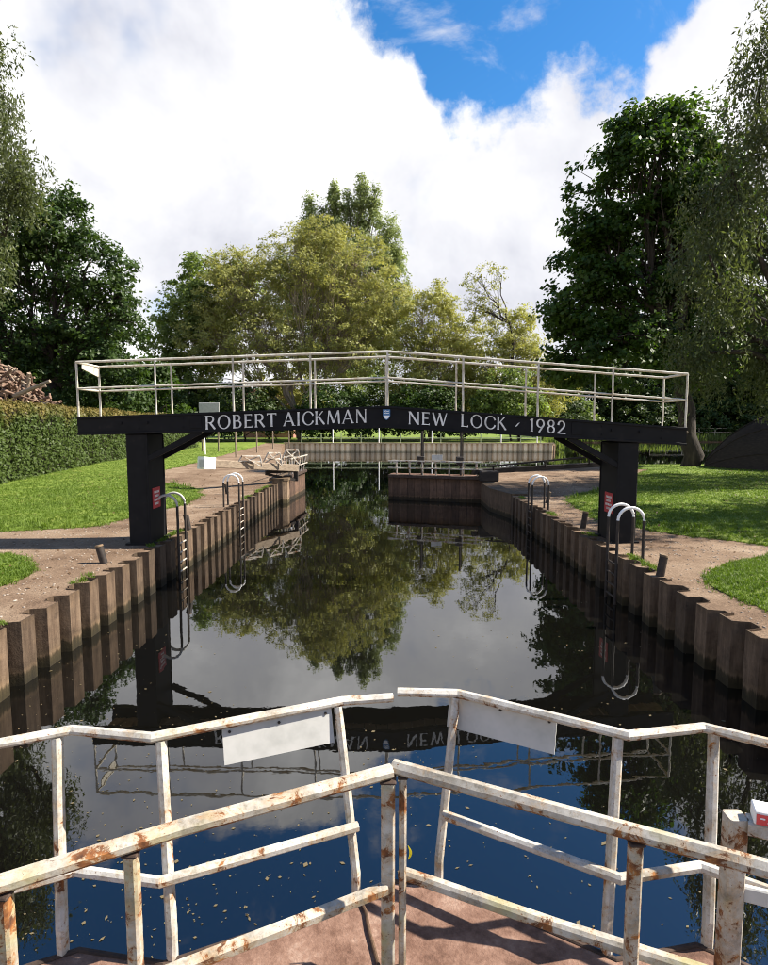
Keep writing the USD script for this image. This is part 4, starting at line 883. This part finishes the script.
# floating leaves and specks
n = 1300
pxs = np.column_stack([rng.uniform(-20, 790, n), rng.uniform(600, 962, n) ** 1.0]); fp = np.array([at_z(x, y, .004) for x, y in pxs])
extra = rng.uniform((-4.2, 8), (3.9, 22), (160, 2)); fp = np.vstack([fp, np.column_stack([extra, np.full(160, .004)])])
k = meshkit.noise(fp * [.9, .9, 0], 77) + rng.normal(0, .12, len(fp)) > .45; fp = fp[k]
a = rng.uniform(0, 6.28, len(fp)); Ls = rng.gamma(2.0, .0036, (len(fp), 1)) + .003
A = np.column_stack([np.cos(a), np.sin(a), np.zeros(len(a))]) * Ls; S = np.column_stack([-np.sin(a), np.cos(a), np.zeros(len(a))]) * Ls * rng.uniform(.3, .8, (len(fp), 1))
obj('floating_leaves', quads(fp, A, S), m_float, kind='stuff', label='small dead leaves floating on the lock water', category='leaves')

# ------------------------------------------------------------------ far gates
H = np.array([3.85, 24.55, 0]); Mi = np.array([0.0, 25.75, 0])
fg = thing('lock_gate', 'closed brown far gate with white walkway rails', 'lock gate', (1.9, 25.1, 0))
u = unit(Mi - H); nf = np.array([u[1], -u[0], 0]); nf = nf if nf[1] < 0 else -nf; Lg = np.linalg.norm(Mi - H)
ZG = 1.08
k = 0
while k * .32 < Lg - .05:
    w = min(.315, Lg - k * .32); c = H + u * (k * .32 + w / 2)
    obj('plank', box([c[0], c[1], (ZG - .11 - 1.3) / 2], (w, .14, ZG - .11 + 1.3), np.stack([u, nf, [0, 0, 1]], 1), ch=.006), m_gateskin, fg); k += 1
obj('top_beam', box([*(H + u * Lg / 2)[:2], ZG - .05], (Lg, .34, .118), np.stack([u, nf, [0, 0, 1]], 1), ch=.01), m_lip, fg)
obj('walkway', box([*(H + u * Lg / 2 + nf * -.35)[:2], ZG], (Lg, .5, .05), np.stack([u, nf, [0, 0, 1]], 1), ch=.01), m_deck, fg)
def railing(parent, H, u, nf, Lg, z0, z1, zm, mat, n, lean=.12, plates=True):
    a, b = H - nf * -.12, H + u * Lg + nf * .12
    a = H + nf * .12
    obj('handrail', bar([*a[:2], z1], [*b[:2], z1], .05, .05), mat, parent); obj('mid_rail', bar([*a[:2], zm], [*b[:2], zm], .04, .045), mat, parent)
    for k in range(n):
        s = (k + .4) / n * Lg; q = H + u * s
        obj('post', bar([*(q - nf * .0)[:2], z0], [*(q + nf * .12)[:2] , z1], .05, .05, up=(0, 1, 0)), mat, parent)
    a2, b2 = H - nf * .55, H + u * Lg - nf * .55
    obj('handrail', bar([*a2[:2], z1 - .02], [*b2[:2], z1 - .02], .045, .045), mat, parent)
    for k in range(n):
        q = H + u * ((k + .65) / n * Lg) - nf * .55
        obj('post', bar([*q[:2], z0], [*q[:2], z1 - .02], .045, .045, up=(0, 1, 0)), mat, parent)
railing(fg, H, u, nf, Lg, ZG, 1.68, 1.38, m_rail2, 7)
c = at_y(437, 457.5, 25.2); obj('grey_plate', box(c, (.46, .02, .22), ch=.003), m_plate, fg)
# balance beam of the closed gate: dark timber with rail over the right bank
b0, b1 = at_y(488, 471, 24.4), at_y(600, 463.5, 25.6)
obj('balance_beam', bar(b0 + [-.6, .18, -.05], b1 + [1.2, .4, 0], .26, .2, .02), m_darkwood, fg)
obj('beam_rail', bar(at_y(487, 466.5, 24.3), at_y(640, 452, 25.6), .06, .07), m_darkwood, fg)
for t in (.05, .5, .9):
    q = (1 - t) * (b0) + t * b1; q2 = (1 - t) * at_y(487, 466.5, 24.3) + t * at_y(600, 456, 25.2)
    obj('beam_strut', bar(q, q2, .06, .06), m_darkwood, fg)
obj('hinge_block', box((4.05, 24.35, 1.14), (.75, .6, .42), ch=.04), m_darkwood, fg)
for nm, x in (('left', 422), ('right', 461)):
    q = at_y(x, 460, 25.45 if nm == 'left' else 25.0)
    pgr = thing('paddle_post', f'dark paddle gear post standing on the closed far gate, the {nm} one', 'paddle gear', (q[0], q[1], ZG), 'paddle gear posts on the far gate')
    obj('gear_post', rod((q[0], q[1], ZG + .025), (q[0], q[1], 2.95), .045, 8), m_iron, pgr); obj('gear_box', box((q[0] - .05, q[1] - .02, 1.72), (.30, .24, .34), ch=.03), m_iron, pgr)
    obj('rack', box((q[0] + .07, q[1], 2.3), (.03, .05, 1.1)), m_iron, pgr)
# open left gate folded to its wall, with white ended balance beam over the bank
og = thing('lock_gate', 'open far left gate with white ended balance beam over the bank', 'lock gate', (-4.0, 26.6, 0))
H2 = np.array([-4.40, 25.0, 0]); u2 = unit(np.array([.06, 1.0, 0])); n2 = np.array([u2[1], -u2[0], 0]); L2 = 3.6
for k in range(11):
    c = H2 + u2 * (k * .325 + .16) + n2 * .12
    obj('plank', box([*c[:2], (ZG - .11 - 1.3) / 2], (.318, .13, ZG - .11 + 1.3), np.stack([u2, n2, [0, 0, 1]], 1), ch=.006), m_gateskin, og)
obj('top_beam', box([*(H2 + u2 * L2 / 2 + n2 * .12)[:2], ZG - .05], (L2, .32, .118), np.stack([u2, n2, [0, 0, 1]], 1), ch=.01), m_lip, og)
railing(og, H2 + n2 * .16, u2, n2, L2, ZG, 1.78, 1.42, m_rail2, 6)
e0, e1_ = at_y(212.5, 463.5, 22.2), at_y(296, 468, 25.2)
obj('balance_beam', bar(e0, e1_, .34, .30, .02), m_wood, og)
eu = unit(e0 - e1_)
obj('beam_end', bar(e0 + eu * .001, e0 + eu * .50, .42, .46, .02), m_white, og, label='white painted end of the balance beam')
obj('end_panel', box(e0 + eu * .38 + np.array([.02, -.235, 0]), (.2, .02, .3)), m_plate, og)
obj('bracket', [bar(e1_ + [.0, -.05, -.12], e1_ + [-1.1, -.9, -.10], .10, .12), bar(e1_ + [-.05, -.05, -.5], e1_ + [-1.1, -.9, -.18], .10, .10), bar(e1_ + [0, 0, -.55], e1_ + [0, 0, .05], .16, .16, up=(0, 1, 0))], m_darkwood, og)
# rail frames on the balance beam
for k, (xa, xb, yb, yt) in enumerate(((236, 262, 466, 456), (262, 282, 465, 453), (280, 300, 464, 450))):
    Y = 22.9 + k * .9
    a, b = at_y(xa, yb, Y), at_y(xb, yb + 1, Y + .5); a2, b2 = at_y(xa + 6, yt, Y), at_y(xb - 2, yt, Y + .5)
    obj('white_frame', [bar(a, a2, .05, .05, up=(0, 1, 0)), bar(b, b2, .05, .05, up=(0, 1, 0)), bar(a2, b2, .06, .06), bar((a + a2) / 2, (b + b2) / 2, .04, .05), bar(a, b2, .035, .04), bar(a2, b, .035, .04)], m_rail2, og)

# ------------------------------------------------------------------ far mooring poles, fence, notice board, house, hull shelter
pl = [(205, 456, 47), (236, 458, 44.5), (257, 452, 52), (273, 447.5, 61), (289, 444, 70), (333, 443, 71.6), (379, 443, 71.6), (432, 443, 71.6), (501, 443, 71.6), (537, 443, 71.6)]
ol = ['first', 'second', 'third', 'fourth', 'fifth', 'sixth', 'seventh', 'eighth', 'ninth', 'tenth']
for i, (x, y, Y) in enumerate(pl):
    q = at_y(x, y, Y); dark = 0 < i < 5
    t = thing('mooring_pole', f"tall {'thin brown' if dark else 'pale'} mooring pole, {ol[i]} from left along the bank", 'pole', (q[0], q[1], ZB), 'tall mooring poles along the river bank')
    obj('pole_shaft', rod((q[0], q[1], -.8 if i > 4 else ZB - .2), (q[0], q[1], 4.5 if i > 4 else 3.9), .07 if not dark else .06, 10), m_wood if dark else m_white, t, smooth=40)
    obj('pole_cap', rod((q[0], q[1], (4.5 if i > 4 else 3.9) + .001), (q[0], q[1], (4.5 if i > 4 else 3.9) + .06), .085, 10, .05), m_white, t, smooth=40)
def fence(label, x0, y0, x1, y1, n, mat, h=1.25):
    t = thing('rail_fence', label, 'fence', ((x0 + x1) / 2, (y0 + y1) / 2, ZB))
    P = np.linspace((x0, y0), (x1, y1), n)
    for p in P: obj('post', bar([*p, ZB - .1], [*p, ZB + .1 + h], .11, .11, up=(0, 1, 0)), mat, t)
    for hh_ in (h, h * .55):
        for a, b in zip(P[:-1], P[1:]): obj('rail', bar([*a, ZB + .1 + hh_ - .06], [*b, ZB + .1 + hh_ - .06], .06, .10), mat, t)
m_fence = noisy('pale_fence_paint', [(0.3, (0.36, 0.36, 0.22)), (0.6, (0.50, 0.50, 0.34)), (0.8, (0.60, 0.60, 0.45))], scale=4, rough=.8, bump=.2)
fence('pale rail fence along the grass above the far piling', -11, 75.5, 19, 75.5, 13, m_fence, 1.35)
fence('white rail fence on the far right river bank behind the hull', 50, 115.5, 82, 118, 11, m_rail2, 1.7)
nbp = at_y(209, 408, 52); nbd = thing('notice_board', 'grey notice board on posts by the left path above the bridge beam', 'notice board', (nbp[0], nbp[1], ZB))
obj('board', box(nbp, (1.75, .09, .95), ch=.02), m_plate, nbd)
for dx in (-.7, .7): obj('post', bar([nbp[0] + dx, nbp[1] + .1, ZB - .1], [nbp[0] + dx, nbp[1] + .1, nbp[2] + .4], .1, .1, up=(0, 1, 0)), m_wood, nbd)
hx, hy = at_y(268, 420, 108)[:2]
house = thing('brick_house', 'red brick house glimpsed through the far trees', 'house', (hx, hy, ZB))
obj('wall', box((hx, hy + 4, ZB + 3), (9, 8, 6)), m_brick, house)
rf = trimesh.convex.convex_hull(np.array([(hx + a * 4.9, hy + 4 + b * 4.5, ZB + 6.002) for a in (-1, 1) for b in (-1, 1)] + [(hx + a * 4.9, hy + 4, ZB + 9) for a in (-1, 1)]))
roof_ = obj('roof', rf, m_roof, house)
obj('chimney', box((hx + 2.5, hy + 4, ZB + 9.2), (.8, .8, 1.8)), m_brick, roof_)
for wx in (-2.6, 0, 2.6):
    for wz in (1.7, 4.4):
        w = obj('window', box((hx + wx, hy - .03, ZB + wz), (1.2, .1, 1.3)), m_white, house); obj('pane', box((hx + wx, hy - .09, ZB + wz), (1.0, .03, 1.1)), m_glass, w)
# upturned hull shelter
hb = at_z(760, 470.5, ZB)
hull = thing('hull_shelter', 'dark rounded shelter like an upturned hull beside the right lawn', 'shelter', hb)
ax = unit(np.array([.78, -.62, 0])); sd = np.array([-ax[1], ax[0], 0])
def ribs(scale):
    V = []
    for i in range(9):
        t = i / 8; w = (1.55 * math.sin(math.pi * .5 * min(1, .18 + t * 1.05))) * scale; h = 3.1 * math.sin(math.pi * .5 * min(1, .07 + t * 1.10)) ** .82 * scale
        for j in range(13):
            a = math.pi * j / 12; V.append(hb + ax * (-2.6 + 4.4 * t) + sd * w * math.cos(a) * (1 - .12 * math.sin(a)) + [0, 0, h * math.sin(a) ** .85])
    return np.array(V)
def shell(Vo, Vi):
    F = []; n = 13; m = len(Vo)
    for i in range(8):
        for j in range(12):
            a, b, c, d = i * n + j, i * n + j + 1, (i + 1) * n + j + 1, (i + 1) * n + j
            F += [(a, b, c), (a, c, d), (m + a, m + c, m + b), (m + a, m + d, m + c)]
    for j in range(12):
        a, b = 8 * n + j, 8 * n + j + 1; F += [(a, b, m + b), (a, m + b, m + a)]
    return np.vstack([Vo, Vi]), np.array(F)
Vo, Vi = ribs(1.0), ribs(.95)
obj('hull_shell', shell(Vo, Vi), m_darkwood, hull, smooth=35)
obj('rim', tube(Vo[-13:] + ax * .03, .085, 6), m_wood, hull, smooth=35)
obj('back_panel', (np.vstack([Vi[5 * 13:6 * 13], [hb + ax * .15]]), np.array([(j, j + 1, 13) for j in range(12)])), m_darkwood, hull)
bc_ = hb + ax * 1.0 + [0, 0, .45]
obj('bench', box(bc_, (.4, 2.0, .07), np.stack([ax, sd, [0, 0, 1]], 1), ch=.01), m_wood, hull)
for j in range(1, 12, 2): obj('plank_batten', tube(Vo[j::13] + unit(Vo[j::13] - hb - ax * .5) * .015, .03, 5), m_darkwood, hull)
